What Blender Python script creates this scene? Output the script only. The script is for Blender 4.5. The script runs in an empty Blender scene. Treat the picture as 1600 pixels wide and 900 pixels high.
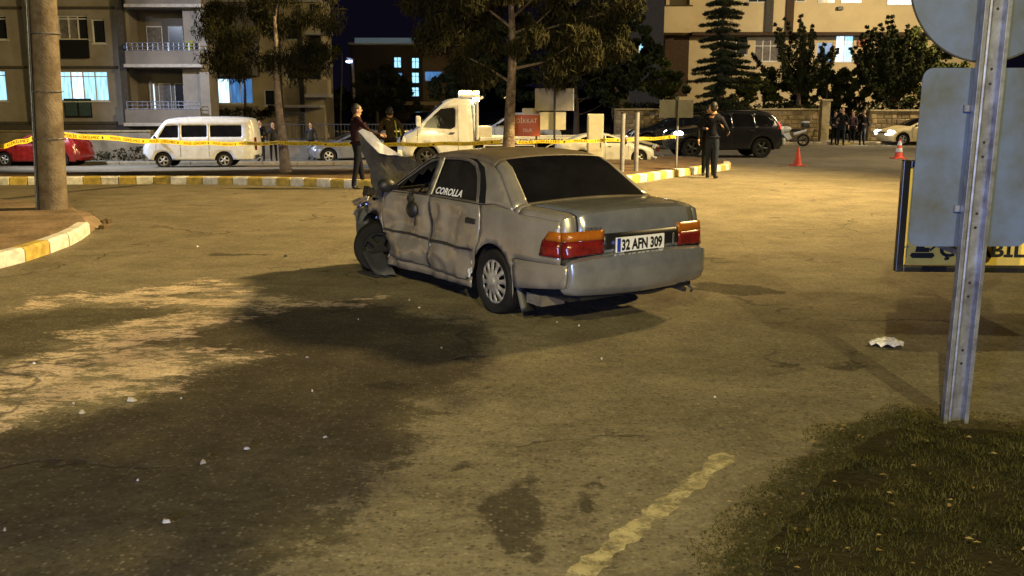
import bpy, math, random
import numpy as np
from mathutils import Vector, Matrix, noise
from mathutils.geometry import delaunay_2d_cdt
C = bpy.context.scene.collection
S = bpy.context.scene
R = math.radians
random.seed(7); rng = np.random.default_rng(7)

# ------------------------------------------------------------------ camera
F, PITCH, HC = 1480.0, 0.1936, 1.85
cd = bpy.data.cameras.new('camera'); cam = bpy.data.objects.new('camera', cd); C.objects.link(cam)
cd.sensor_width = 36; cd.lens = F / 1600 * 36; cd.clip_end = 3000; cd.clip_start = .05
cam.location = (0, 0, HC); cam.rotation_euler = (math.pi / 2 - PITCH, 0, 0)
S.camera = cam
# ------------------------------------------------------------------ world (clear night sky)
w = bpy.data.worlds.new('World'); S.world = w; w.use_nodes = True
wn = w.node_tree; bg = wn.nodes['Background']
sky = wn.nodes.new('ShaderNodeTexSky'); sky.sky_type = 'NISHITA'; sky.sun_disc = False
sky.sun_elevation = R(-4); sky.sun_rotation = R(200)
hs = wn.nodes.new('ShaderNodeMixRGB'); hs.blend_type = 'ADD'; hs.inputs[0].default_value = 1
hs.inputs[2].default_value = (.020, .016, .042, 1)
sc = wn.nodes.new('ShaderNodeMixRGB'); sc.blend_type = 'MULTIPLY'; sc.inputs[0].default_value = 1
sc.inputs[2].default_value = (.02, .02, .03, 1)
wn.links.new(sky.outputs[0], sc.inputs[1]); wn.links.new(sc.outputs[0], hs.inputs[1]); wn.links.new(hs.outputs[0], bg.inputs[0])
bg.inputs[1].default_value = .15
S.view_settings.view_transform = 'Standard'; S.view_settings.look = 'None'
S.view_settings.exposure = 0; S.view_settings.gamma = 1
S.render.engine = 'CYCLES'

# ------------------------------------------------------------------ lamps (street lamps just outside the frame, two of them added fills)
def lamp(name, loc, aim, power, col, rad=.08, cone=150, blend=.95):
    l = bpy.data.lights.new(name, 'SPOT'); l.energy = power; l.color = col; l.shadow_soft_size = rad
    l.spot_size = R(cone); l.spot_blend = blend
    o = bpy.data.objects.new(name, l); C.objects.link(o); o.location = loc
    o.rotation_euler = (Vector(aim) - Vector(loc)).to_track_quat('-Z', 'Y').to_euler()
    return o
WARM = (1, .70, .27); AMBER = (1, .62, .17); COOL = (.50, .62, 1)
LAMPS = [  # head position, foot of the post, aim, power, colour, cone
    ((-1.9, -5.0, 8.0), (-3.4, -5.6), (-0.6, 6, 0), 5200, (1, .83, .30), 150),
    ((13.6, 19.6, 12.0), (15.6, 19.3), (-8.0, 22.0, 0), 56000, (1, .70, .27), 104),
    ((-21.5, 34.0, 8.0), (-23.3, 34.3), (-11, 40, 1.5), 16000, (.72, .80, 1), 104),
    ((28.5, 50.0, 10.0), (30.3, 50.0), (14, 64, 3), 17000, (1, .77, .42), 150),
    ((20.5, 31.0, 10.5), (22.3, 31.0), (9, 38, 0), 10000, (1, .80, .48), 130),  # added fill lamp, brightens the far right road
    ((3.4, -16.0, 11.0), (5.0, -16.6), (0, 9, 0), 12000, (1, .83, .36), 120),  # added fill lamp, lifts the dark near road
]

# ------------------------------------------------------------------ materials
def mat(name, col, rough=.6, metal=0, var=.25, scale=6, bump=0, bscale=40, col2=None, spec=.5, detail=6, coat=0, coords='Object'):
    m = bpy.data.materials.new(name); m.use_nodes = True; n = m.node_tree; b = n.nodes['Principled BSDF']
    tc = n.nodes.new('ShaderNodeTexCoord'); no = n.nodes.new('ShaderNodeTexNoise')
    no.inputs['Scale'].default_value = scale; no.inputs['Detail'].default_value = detail; no.inputs['Roughness'].default_value = .65
    n.links.new(tc.outputs[coords], no.inputs['Vector'])
    rp = n.nodes.new('ShaderNodeValToRGB'); c2 = col2 or tuple(c * (1 - var) for c in col)
    rp.color_ramp.elements[0].position = .35; rp.color_ramp.elements[1].position = .65
    rp.color_ramp.elements[0].color = (*c2, 1); rp.color_ramp.elements[1].color = (*[min(1, c * (1 + var * .4)) for c in col], 1)
    n.links.new(no.outputs[0], rp.inputs[0]); n.links.new(rp.outputs[0], b.inputs['Base Color'])
    b.inputs['Roughness'].default_value = rough; b.inputs['Metallic'].default_value = metal
    if rough >= .7 and spec == .5: spec = .12
    b.inputs['Specular IOR Level'].default_value = spec; b.inputs['Coat Weight'].default_value = coat
    b.inputs['Coat Roughness'].default_value = .12
    if bump:
        n2 = n.nodes.new('ShaderNodeTexNoise'); n2.inputs['Scale'].default_value = bscale; n2.inputs['Detail'].default_value = 5
        n.links.new(tc.outputs[coords], n2.inputs['Vector'])
        bp = n.nodes.new('ShaderNodeBump'); bp.inputs['Strength'].default_value = min(1, bump); bp.inputs['Distance'].default_value = .02 * max(1, bump)
        n.links.new(n2.outputs[0], bp.inputs['Height']); n.links.new(bp.outputs[0], b.inputs['Normal'])
    return m
def glow(name, col, strength, var=0, scale=3):
    m = bpy.data.materials.new(name); m.use_nodes = True; n = m.node_tree; b = n.nodes['Principled BSDF']
    b.inputs['Base Color'].default_value = (*[c * .3 for c in col], 1); b.inputs['Roughness'].default_value = .4
    b.inputs['Emission Color'].default_value = (*col, 1); b.inputs['Emission Strength'].default_value = strength
    if var:
        tc = n.nodes.new('ShaderNodeTexCoord'); mp = n.nodes.new('ShaderNodeMapping'); mp.inputs['Scale'].default_value = (scale, scale, scale * .12)
        no = n.nodes.new('ShaderNodeTexNoise'); no.inputs['Scale'].default_value = 3; no.inputs['Detail'].default_value = 3
        mr = n.nodes.new('ShaderNodeMapRange'); mr.inputs[1].default_value = .35; mr.inputs[2].default_value = .65
        mr.inputs[3].default_value = strength * (1 - var); mr.inputs[4].default_value = strength * (1 + var * .4)
        n.links.new(tc.outputs['Object'], mp.inputs[0]); n.links.new(mp.outputs[0], no.inputs['Vector'])
        n.links.new(no.outputs[0], mr.inputs[0]); n.links.new(mr.outputs[0], b.inputs['Emission Strength'])
    return m
M = dict(
    rubber=mat('rubber', (.018, .017, .016), .75, bump=.2), black=mat('black_plastic', (.015, .015, .017), .5),
    trim=mat('black_trim', (.012, .012, .014), .35), dark=mat('dark_metal', (.05, .05, .05), .5, .4),
    under=mat('underbody', (.02, .019, .018), .9),
    glass=mat('tinted_glass', (.008, .008, .010), .14, var=.4, scale=3, spec=.35),
    dustglass=mat('dusty_glass', (.020, .018, .017), .32, col2=(.009, .009, .010), scale=5, spec=.25),
    silver=mat('dusty_silver_paint', (.34, .31, .27), .30, .4, col2=(.26, .235, .20), scale=2.6, bump=.02, bscale=9, coat=.3),
    silver_clean=mat('silver_paint', (.37, .385, .42), .20, .65, col2=(.31, .32, .34), scale=5, coat=.6),
    roofp=mat('roof_paint', (.22, .18, .14), .42, .3, col2=(.15, .12, .09), scale=4, coat=.2),  # silver roof with the lamp's tan tint put into its colour
    bare=mat('bare_metal', (.55, .52, .48), .35, .8, scale=9), chrome=mat('window_trim', (.20, .19, .175), .45, .6),
    engine=mat('engine_dark', (.04, .038, .035), .6, .4, scale=14, var=.7),
    hood=mat('hood_paint', (.045, .043, .046), .8, .0, col2=(.022, .021, .022), scale=6, bump=.15, bscale=16, spec=.12),  # bonnet stands in shade, and that darkness is in its colour
    hoodin=mat('hood_bare_edge', (.55, .56, .66), .45, .4, scale=8),
    white=mat('white_paint', (.56, .56, .55), .35, var=.18, scale=3, coat=.3), whiteold=mat('white_plastic', (.62, .62, .60), .6, var=.3),
    cream=mat('taxi_paint', (.72, .60, .34), .35, var=.12, coat=.3),
    red=mat('red_paint', (.22, .012, .010), .3, var=.4, coat=.5), navy=mat('dark_blue_paint', (.016, .020, .032), .28, .3, coat=.5),
    blackp=mat('black_paint', (.012, .012, .014), .25, coat=.5),
    amber=mat('amber_lens', (.34, .10, .01), .25, var=.2, scale=20), redlens=mat('red_lens', (.16, .012, .010), .22, var=.45, scale=14),
    clearlens=mat('clear_lens', (.6, .6, .6), .15), hub=mat('wheel_cover', (.48, .47, .44), .38, .4, col2=(.25, .23, .2), scale=12),
    alloy=mat('alloy', (.55, .55, .55), .3, .6), yellow=mat('yellow_paint', (.58, .44, .13), .75, var=.35, scale=7, bump=.3),
    kwhite=mat('kerb_white_paint', (.80, .79, .80), .75, var=.35, scale=6, bump=.3), plate=mat('plate_white', (.80, .80, .80), .35, var=.08),
    blue=mat('plate_blue', (.02, .05, .45), .4), ink=mat('black_ink', (.006, .006, .008), .6),
    concrete=mat('pole_concrete', (.20, .165, .135), .85, col2=(.10, .075, .06), scale=3.2, bump=.7, bscale=30),
    galv=mat('galvanised_steel', (.30, .32, .38), .40, .6, col2=(.15, .15, .17), scale=9, bump=.05),
    signback=mat('sign_back_aluminium', (.10, .145, .29), .5, .2, col2=(.075, .085, .085), scale=2.2, detail=10),
    board=mat('yellow_board', (.78, .56, .10), .55, var=.15), earth=mat('earth', (.16, .11, .07), .95, col2=(.07, .05, .035), scale=1.6, bump=1, bscale=16),
    islandtop=mat('island_dust', (.27, .20, .15), .95, col2=(.15, .11, .08), scale=1.3, bump=.8, bscale=14),
    bark=mat('bark', (.24, .19, .15), .95, col2=(.09, .07, .05), scale=7, bump=1.5, bscale=22),
    barkd=mat('dark_bark', (.08, .06, .045), .95, scale=6, bump=1, bscale=20),
    needles=mat('dry_pine_needles', (.034, .031, .013), .9, col2=(.008, .010, .005), scale=1.2),
    leafd=mat('dark_leaves', (.030, .034, .012), .85, col2=(.008, .012, .005), scale=1.3),
    leafg=mat('green_leaves', (.095, .105, .028), .8, col2=(.018, .024, .008), scale=1.1),
    spruce=mat('spruce_needles', (.030, .036, .016), .9, col2=(.010, .014, .007), scale=1.8),
    grass=mat('dry_grass', (.070, .066, .022), .95, col2=(.014, .016, .005), scale=6),
    soil=mat('soil', (.034, .028, .014), .98, col2=(.022, .018, .010), scale=4, bump=1.2, bscale=18),
    stucco=mat('grey_stucco', (.27, .245, .215), .9, var=.22, scale=.7, bump=.2), stuccod=mat('dark_band', (.075, .068, .062), .9),
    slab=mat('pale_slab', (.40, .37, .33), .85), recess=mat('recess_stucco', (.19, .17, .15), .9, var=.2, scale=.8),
    yellowst=mat('ochre_stucco', (.42, .34, .20), .9, var=.25, scale=.6), creamst=mat('cream_stucco', (.55, .45, .28), .9, var=.16, scale=.4, bump=.2),
    fardark=mat('far_wall', (.035, .035, .042), .9), brownband=mat('brown_band', (.07, .045, .03), .8),
    frame=mat('window_frame', (.62, .62, .62), .5), darkwin=mat('dark_window', (.020, .021, .024), .2),
    curtain=mat('curtain', (.17, .155, .15), .8, var=.4, scale=5),
    stone=mat('wall_stone', (.34, .27, .16), .9, col2=(.16, .12, .07), scale=1.6, bump=.8, bscale=9), mortar=mat('mortar', (.22, .18, .11), .95),
    coping=mat('coping', (.42, .35, .22), .9), retain=mat('retaining_wall_render', (.19, .165, .125), .95, col2=(.10, .085, .06), scale=.8),
    tape=mat('barrier_tape', (.80, .58, .04), .5, var=.1), tapeink=mat('tape_ink', (.04, .03, .01), .6),
    redsign=mat('red_sign', (.50, .10, .04), .55, var=.1), greysign=mat('grey_sign_back', (.27, .25, .24), .6, var=.15),
    boxgrey=mat('cabinet_paint', (.48, .45, .38), .6, var=.15), postgrey=mat('post_paint', (.32, .32, .38), .5, .2),
    cone=mat('cone_orange', (.72, .07, .03), .55), skin=mat('skin', (.42, .24, .16), .6, var=.12),
    hair=mat('hair', (.012, .010, .009), .6), shoe=mat('shoe', (.015, .013, .012), .5),
    debris=mat('debris_plastic', (.42, .38, .32), .5), litter=mat('litter', (.75, .73, .68), .5, var=.2, scale=18),
    lit=glow('lit_window_cyan', (.40, .78, 1), 1.5, .45), litdim=glow('lit_window_dim', (.12, .36, .85), .55, .5),
    litw=glow('lit_window_white', (.62, .85, 1), 1.9, .4), headl=glow('headlight', (.86, .93, 1), 42), headw=glow('warm_headlight', (1, .95, .82), 22),
    beacon=glow('beacon', (1, .74, .16), 26), worklamp=glow('work_lamp', (1, .93, .70), 34), lampw=glow('lamp_lens', (1, .8, .45), 20),
    lampb=glow('blue_lamp_lens', (.45, .55, 1), 10), tail=glow('tail_lamp_lit', (1, .10, .06), 1.6), far=glow('far_light', (1, .75, .3), 7),
    mottled=mat('side_trim', (.03, .028, .027), .6), plastic=mat('liner_plastic', (.028, .029, .033), .62, bump=.4, bscale=10),
    seat=mat('seat_fabric', (.05, .045, .04), .9), beige=mat('beige_fabric', (.12, .10, .08), .9), roofl=glow('roof_strip_light', (.30, .42, .50), .16),  # roof edge glows faintly, its bluish light put in as emission
)

# ------------------------------------------------------------------ helpers
def at(px, py, y):
    """point at depth y that the photo shows at (px, py)"""
    dx = px - 800; dy = F * math.cos(PITCH) - (py - 450) * math.sin(PITCH); dz = -F * math.sin(PITCH) - (py - 450) * math.cos(PITCH)
    t = y / dy
    return Vector((dx * t, y, HC + dz * t))
def hz(x, y):
    """ground height: the roads beyond the wreck fall away, more so on the left"""
    l = min(1, max(0, (3 - x) / 11)); l = l * l * (3 - 2 * l)
    t = max(0.0, min(y - 18, 34)); s = t * t / 8 if t < 4 else t - 2
    return -(.012 + .0245 * l) * s
def G(px, py, dz=0):
    y0, y1 = 1.0, 200.0
    for _ in range(60):
        m = (y0 + y1) / 2; p = at(px, py, m)
        if p.z - dz > hz(p.x, p.y): y0 = m
        else: y1 = m
    p = at(px, py, y0); return Vector((p.x, p.y, hz(p.x, p.y) + dz))

def link(name, me, m=None, parent=None, smooth=False):
    o = bpy.data.objects.new(name, me); C.objects.link(o)
    if m is not None and not me.materials: me.materials.append(m)
    if parent: o.parent = parent
    if smooth:
        me.polygons.foreach_set('use_smooth', [True] * len(me.polygons))
        if smooth != 'all': me.set_sharp_from_angle(angle=R(38))
    return o
def empty(name, loc=(0, 0, 0), rz=0, label=None, cat=None, group=None, scale=1):
    o = bpy.data.objects.new(name, None); C.objects.link(o); o.location = loc; o.rotation_euler = (0, 0, rz); o.scale = (scale,) * 3
    o.empty_display_size = .1
    tag(o, label, cat, group); return o
def tag(o, label=None, cat=None, group=None, kind=None):
    if label: o['label'] = label
    if cat: o['category'] = cat
    if group: o['group'] = group
    if kind: o['kind'] = kind
    return o
def copy_tree(o, parent=None):
    c = o.copy(); C.objects.link(c)
    if parent: c.parent = parent
    for ch in list(o.children): copy_tree(ch, c)
    return c

class MB:
    def __init__(s): s.v = []; s.f = []; s.m = []
    def add(s, vs, fs, mi=0):
        b = len(s.v); s.v += [tuple(v) for v in vs]; s.f += [tuple(b + i for i in f) for f in fs]; s.m += [mi] * len(fs); return s
    def box(s, x0, x1, y0, y1, z0, z1, mi=0, T=None):
        vs = [Vector((x, y, z)) for z in (z0, z1) for y in (y0, y1) for x in (x0, x1)]
        if T: vs = [T @ v for v in vs]
        return s.add(vs, [(0, 2, 3, 1), (4, 5, 7, 6), (0, 1, 5, 4), (2, 6, 7, 3), (0, 4, 6, 2), (1, 3, 7, 5)], mi)
    def tube(s, pts, rads, n=10, mi=0, cap=True, closed=False):
        pts = [Vector(p) for p in pts]
        if not hasattr(rads, '__len__'): rads = [rads] * len(pts)
        vs = []; up = Vector((0, 0, 1)); last = None
        for i, p in enumerate(pts):
            if closed: d = pts[(i + 1) % len(pts)] - pts[i - 1]
            else: d = pts[min(i + 1, len(pts) - 1)] - pts[max(i - 1, 0)]
            d = d.normalized() if d.length > 1e-9 else Vector((0, 0, 1))
            if last is None: a = d.orthogonal().normalized()
            else:
                a = last - d * last.dot(d); a = a.normalized() if a.length > 1e-6 else d.orthogonal().normalized()
            last = a; b = d.cross(a)
            for k in range(n):
                t = 2 * math.pi * k / n; vs.append(p + (a * math.cos(t) + b * math.sin(t)) * rads[i])
        fs = []; L = len(pts)
        for i in range(L if closed else L - 1):
            for k in range(n):
                j = (i + 1) % L; fs.append((i * n + k, i * n + (k + 1) % n, j * n + (k + 1) % n, j * n + k))
        if cap and not closed: fs += [tuple(range(n))[::-1], tuple((L - 1) * n + k for k in range(n))]
        return s.add(vs, fs, mi)
    def lathe(s, prof, c=(0, 0, 0), axis='y', n=28, mi=0):
        """prof: (radius, offset along the axis)"""
        vs = []; c = Vector(c)
        for r, o in prof:
            for k in range(n):
                t = 2 * math.pi * k / n; a, b = r * math.cos(t), r * math.sin(t)
                vs.append(c + (Vector((a, o, b)) if axis == 'y' else Vector((a, b, o)) if axis == 'z' else Vector((o, a, b))))
        fs = [(i * n + k, i * n + (k + 1) % n, (i + 1) * n + (k + 1) % n, (i + 1) * n + k) for i in range(len(prof) - 1) for k in range(n)]
        return s.add(vs, fs, mi)
    def ball(s, c, r, n=12, mi=0):
        if not hasattr(r, '__len__'): r = (r, r, r)
        m = n // 2; vs = []; fs = []
        for i in range(m + 1):
            p = math.pi * i / m
            for k in range(n):
                t = 2 * math.pi * k / n
                vs.append((c[0] + r[0] * math.sin(p) * math.cos(t), c[1] + r[1] * math.sin(p) * math.sin(t), c[2] + r[2] * math.cos(p)))
        for i in range(m):
            for k in range(n): fs.append((i * n + k, (i + 1) * n + k, (i + 1) * n + (k + 1) % n, i * n + (k + 1) % n))
        return s.add(vs, fs, mi)
    def build(s, name, m, parent=None, smooth=False, bevel=0):
        me = bpy.data.meshes.new(name); me.from_pydata(s.v, [], s.f)
        ms = m if isinstance(m, (list, tuple)) else [m]
        for q in ms: me.materials.append(q)
        if len(ms) > 1: me.polygons.foreach_set('material_index', s.m)
        me.validate(); me.update()
        o = link(name, me, None, parent, smooth)
        if bevel:
            b = o.modifiers.new('b', 'BEVEL'); b.width = bevel; b.segments = 2; b.limit_method = 'ANGLE'
        return o

def inside(poly, x, y):
    poly = np.asarray(poly); c = np.zeros(np.shape(x), bool); j = len(poly) - 1
    for i in range(len(poly)):
        xi, yi = poly[i]; xj, yj = poly[j]
        if yi != yj:
            c ^= ((yi > y) != (yj > y)) & (x < (xj - xi) * (y - yi) / (yj - yi) + xi)
        j = i
    return c
def sdist(poly, x, y):
    """signed distance, positive inside"""
    d = np.full(np.shape(x), 1e9); n = len(poly)
    for i in range(n):
        a = np.array(poly[i], float); b = np.array(poly[(i + 1) % n], float); e = b - a; L = max(1e-9, e @ e)
        t = np.clip(((x - a[0]) * e[0] + (y - a[1]) * e[1]) / L, 0, 1)
        d = np.minimum(d, np.hypot(x - a[0] - t * e[0], y - a[1] - t * e[1]))
    return np.where(inside(poly, x, y), d, -d)
def dens(poly, sp):
    out = []; n = len(poly)
    for i in range(n):
        a = Vector(poly[i]); b = Vector(poly[(i + 1) % n]); k = max(1, int((b - a).length / sp + .5))
        out += [tuple(a + (b - a) * j / k) for j in range(k)]
    return out
def cdt(outer, holes=(), sp=.1):
    outer = dens(outer, sp); hs = [dens(h, sp) for h in holes]
    vs = [Vector(p) for p in outer]; es = [(i, (i + 1) % len(outer)) for i in range(len(outer))]
    for h in hs:
        b = len(vs); vs += [Vector(p) for p in h]; es += [(b + i, b + (i + 1) % len(h)) for i in range(len(h))]
    o = np.array(outer); x0, y0 = o.min(0); x1, y1 = o.max(0)
    gx, gy = np.meshgrid(np.arange(x0 + sp * .5, x1, sp), np.arange(y0 + sp * .5, y1, sp * .87)); gx[::2] += sp * .5
    gx = gx.ravel(); gy = gy.ravel(); d = sdist(outer, gx, gy)
    for h in hs: d = np.minimum(d, -sdist(h, gx, gy))
    k = d > sp * .45
    vs += [Vector((a, b)) for a, b in zip(gx[k], gy[k])]
    r = delaunay_2d_cdt(vs, es, [], 0, 1e-6)
    V = np.array([(v.x, v.y) for v in r[0]]); T = [tuple(f) for f in r[2] if len(f) == 3]
    c = np.array([V[list(f)].mean(0) for f in T]); ok = inside(outer, c[:, 0], c[:, 1])
    for h in hs: ok &= ~inside(h, c[:, 0], c[:, 1])
    return V, [T[i] for i in range(len(T)) if ok[i]]
def panel(name, outer, fn, m, parent=None, holes=(), sp=.1, thick=0, smooth=True, flip=False, off=-1):
    V, T = cdt(outer, holes, sp)
    me = bpy.data.meshes.new(name); me.from_pydata([tuple(fn(u, v)) for u, v in V], [], [f[::-1] for f in T] if flip else T)
    me.materials.append(m); me.update(); o = link(name, me, None, parent, 'all' if smooth else False)
    if thick:
        md = o.modifiers.new('t', 'SOLIDIFY'); md.thickness = thick; md.offset = off
    return o
def circle(cx, cy, r, n=20, a0=0, a1=360):
    full = abs(a1 - a0) >= 360
    return [(cx + r * math.cos(R(a0 + (a1 - a0) * i / (n if full else n - 1))), cy + r * math.sin(R(a0 + (a1 - a0) * i / (n if full else n - 1)))) for i in range(n)]
def rrect(x0, x1, y0, y1, r, n=5):
    return circle(x1 - r, y1 - r, r, n, 0, 90) + circle(x0 + r, y1 - r, r, n, 90, 180) + circle(x0 + r, y0 + r, r, n, 180, 270) + circle(x1 - r, y0 + r, r, n, 270, 360)

def lettering(name, txt, fn, size, m, parent=None, bold=0, thick=0.0, width=None, sp=1.0, sx=1.0):
    """flat print: text laid on a surface by fn(u, v)"""
    cu = bpy.data.curves.new(name, 'FONT'); cu.body = txt; cu.size = size; cu.offset = bold; cu.resolution_u = 3; cu.space_character = sp
    o = bpy.data.objects.new('tmp', cu); C.objects.link(o); dg = bpy.context.evaluated_depsgraph_get()
    me = bpy.data.meshes.new_from_object(o.evaluated_get(dg)); bpy.data.objects.remove(o)
    xs = [v.co.x for v in me.vertices]; k = (width / (max(xs) - min(xs))) if width else sx; x0 = min(xs)
    for v in me.vertices: v.co = Vector(fn((v.co.x - x0) * k, v.co.y))
    me.materials.clear(); me.materials.append(m); me.name = name
    return link(name, me, None, parent)

# ------------------------------------------------------------------ ground and roads
def P(lst): return [tuple(G(px, py)[:2]) for px, py in lst]
dust1 = P([(18, 484), (60, 462), (200, 456), (320, 436), (400, 448), (450, 470), (560, 468), (600, 462), (560, 478), (440, 480), (360, 484), (250, 478), (130, 471), (70, 482)])
dust2 = P([(100, 522), (225, 500), (320, 484), (440, 484), (330, 512), (262, 537), (330, 545), (430, 556), (340, 568), (300, 596), (230, 618), (150, 632), (90, 642), (0, 668), (-120, 700), (-140, 560), (0, 572), (60, 555), (170, 532)])
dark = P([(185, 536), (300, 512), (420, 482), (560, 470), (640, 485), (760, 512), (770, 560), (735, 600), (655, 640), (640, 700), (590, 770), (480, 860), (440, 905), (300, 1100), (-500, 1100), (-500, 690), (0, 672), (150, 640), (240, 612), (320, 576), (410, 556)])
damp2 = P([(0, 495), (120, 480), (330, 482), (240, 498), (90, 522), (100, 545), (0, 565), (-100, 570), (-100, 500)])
patch = P([(1040, 468), (1160, 470), (1270, 492), (1345, 520), (1420, 545), (1500, 560), (1420, 575), (1200, 585), (1060, 590), (900, 560), (860, 520), (920, 500)])
spots = [P(q) for q in ([(740, 790), (830, 735), (850, 800), (840, 880), (790, 870)], [(900, 780), (940, 740), (930, 800), (905, 850)], [(822, 860), (838, 850), (858, 858), (840, 868)],
         [(570, 602), (610, 594), (650, 604), (600, 613)], [(1195, 571), (1225, 566), (1262, 571), (1225, 576)], [(1278, 573), (1330, 568), (1322, 545), (1335, 548), (1345, 568), (1378, 573), (1330, 580)],
         [(690, 735), (745, 715), (700, 750)], [(1090, 440), (1180, 446), (1240, 458), (1150, 462), (1080, 452)], [(330, 395), (470, 398), (320, 400)])]  # includes the wreck's cast shadow on its right, painted dark
vgp = P([(1120, 905), (1135, 868), (1160, 822), (1215, 765), (1235, 735), (1290, 705), (1300, 680), (1370, 655), (1420, 640), (1480, 655), (1560, 660), (1640, 664), (1900, 690), (2300, 720), (2400, 1300), (1050, 1300)])
def lines(lo, hi, fine, far0, far1):
    a = list(np.arange(lo, hi, fine)); s = fine; v = hi
    up = []
    while v < far1: up.append(v); s = min(s * 1.22, 60); v += s
    dn = []; s = fine; v = lo - fine
    while v > far0: dn.append(v); s = min(s * 1.22, 60); v -= s
    return np.array(sorted(dn) + a + up)
xs = lines(-9, 8, .085, -700, 700); ys = lines(2.6, 17, .085, -60, 1300)
X, Y = np.meshgrid(xs, ys); n0, n1 = X.shape
Z = np.vectorize(hz)(X, Y)
fl = lambda p: np.clip(sdist(p, X, Y), -2, 2).ravel()
near = (np.abs(X) < 14) & (Y < 24)
vv = np.stack([X.ravel(), Y.ravel(), Z.ravel()], 1)
idx = np.arange(n0 * n1).reshape(n0, n1)
fc = np.stack([idx[:-1, :-1], idx[:-1, 1:], idx[1:, 1:], idx[1:, :-1]], -1).reshape(-1, 4)
me = bpy.data.meshes.new('ground'); me.vertices.add(len(vv)); me.vertices.foreach_set('co', vv.ravel().astype(np.float32))
me.loops.add(fc.size); me.loops.foreach_set('vertex_index', fc.ravel().astype(np.int32))
me.polygons.add(len(fc)); me.polygons.foreach_set('loop_start', (np.arange(len(fc)) * 4).astype(np.int32)); me.polygons.foreach_set('loop_total', np.full(len(fc), 4, np.int32))
me.update(calc_edges=True); me.validate()
me.polygons.foreach_set('use_smooth', [True] * len(me.polygons))
def attr(name, vals):
    a = me.attributes.new(name, 'FLOAT', 'POINT'); a.data.foreach_set('value', np.asarray(vals, np.float32))
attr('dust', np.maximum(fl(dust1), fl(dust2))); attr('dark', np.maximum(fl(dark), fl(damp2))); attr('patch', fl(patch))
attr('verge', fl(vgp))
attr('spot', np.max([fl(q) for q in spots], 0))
m = bpy.data.materials.new('asphalt'); m.use_nodes = True; N = m.node_tree; b = N.nodes['Principled BSDF']; lk = N.links.new
def nd(t, **k):
    n = N.nodes.new(t)
    for a, v in k.items(): setattr(n, a, v)
    return n
geo = nd('ShaderNodeNewGeometry')
def nz(scale, detail=8, rough=.6, stretch=None, dist=0):
    n = nd('ShaderNodeTexNoise'); n.inputs['Scale'].default_value = scale; n.inputs['Detail'].default_value = detail; n.inputs['Roughness'].default_value = rough
    n.inputs['Distortion'].default_value = dist
    if stretch:
        mp = nd('ShaderNodeMapping'); mp.inputs['Scale'].default_value = stretch[:3]; mp.inputs['Rotation'].default_value = (0, 0, stretch[3]); lk(geo.outputs['Position'], mp.inputs[0]); lk(mp.outputs[0], n.inputs['Vector'])
    else: lk(geo.outputs['Position'], n.inputs['Vector'])
    return n.outputs[0]
def math_(op, a, b_=None, c=None):
    n = nd('ShaderNodeMath', operation=op)
    for i, q in enumerate((a, b_, c)):
        if q is None: continue
        if isinstance(q, (int, float)): n.inputs[i].default_value = q
        else: lk(q, n.inputs[i])
    return n.outputs[0]
def mr(v, a, b_, c=0, d=1):
    n = nd('ShaderNodeMapRange', interpolation_type='SMOOTHSTEP'); lk(v, n.inputs[0])
    for i, q in enumerate((a, b_, c, d)): n.inputs[i + 1].default_value = q
    return n.outputs[0]
def mix(f, a, b_):
    n = nd('ShaderNodeMixRGB')
    if isinstance(f, float): n.inputs[0].default_value = f
    else: lk(f, n.inputs[0])
    for i, q in ((1, a), (2, b_)):
        if isinstance(q, tuple): n.inputs[i].default_value = (*q, 1)
        else: lk(q, n.inputs[i])
    return n.outputs[0]
def at_(name):
    n = nd('ShaderNodeAttribute', attribute_name=name); return n.outputs['Fac']
big = nz(.35, 5); mid = nz(1.6, 10, .7); fine = nz(38, 6, .8); edge = nz(2.6, 12, .8, (1, 1.3, 1, .5)); streak = nz(1.2, 12, .78, (.8, 1.6, 1, .35)); grain = nz(110, 3, .8); clump = nz(13, 8, .8)
col = mix(mr(big, .35, .65), (.165, .142, .100), (.215, .185, .135))
col = mix(mr(mid, .38, .68, 0, .7), col, (.100, .084, .060))
col = mix(mr(nz(5.5, 8, .75, (1, 2.0, 1, .4)), .50, .74, 0, .55), col, (.075, .062, .043))
col = mix(mr(streak, .48, .70, 0, .6), col, (.27, .235, .16))
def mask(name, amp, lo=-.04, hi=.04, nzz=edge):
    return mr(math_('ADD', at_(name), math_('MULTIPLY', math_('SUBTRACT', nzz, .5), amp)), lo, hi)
dk = mask('dark', 2.1, -.05, .07)  # damp and leaf shade, both put into the asphalt colour
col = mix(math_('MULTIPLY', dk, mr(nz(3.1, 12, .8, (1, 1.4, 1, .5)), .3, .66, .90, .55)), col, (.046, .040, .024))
col = mix(math_('MULTIPLY', mask('patch', .9, -.03, .06), .35), col, (.085, .075, .05))
du = math_('MULTIPLY', mask('dust', 1.8, -.05, .07), mr(nz(2.4, 14, .82, (.8, 1.7, 1, .3)), .46, .53))  # pale tan tone in ragged patches
col = mix(math_('MULTIPLY', du, .92), col, mix(mr(mid, .3, .7), (.50, .38, .29), (.78, .63, .50)))
sp_ = mask('spot', .35, -.02, .03, nz(7, 8, .7))
col = mix(math_('MULTIPLY', sp_, .75), col, (.028, .023, .016))
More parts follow.
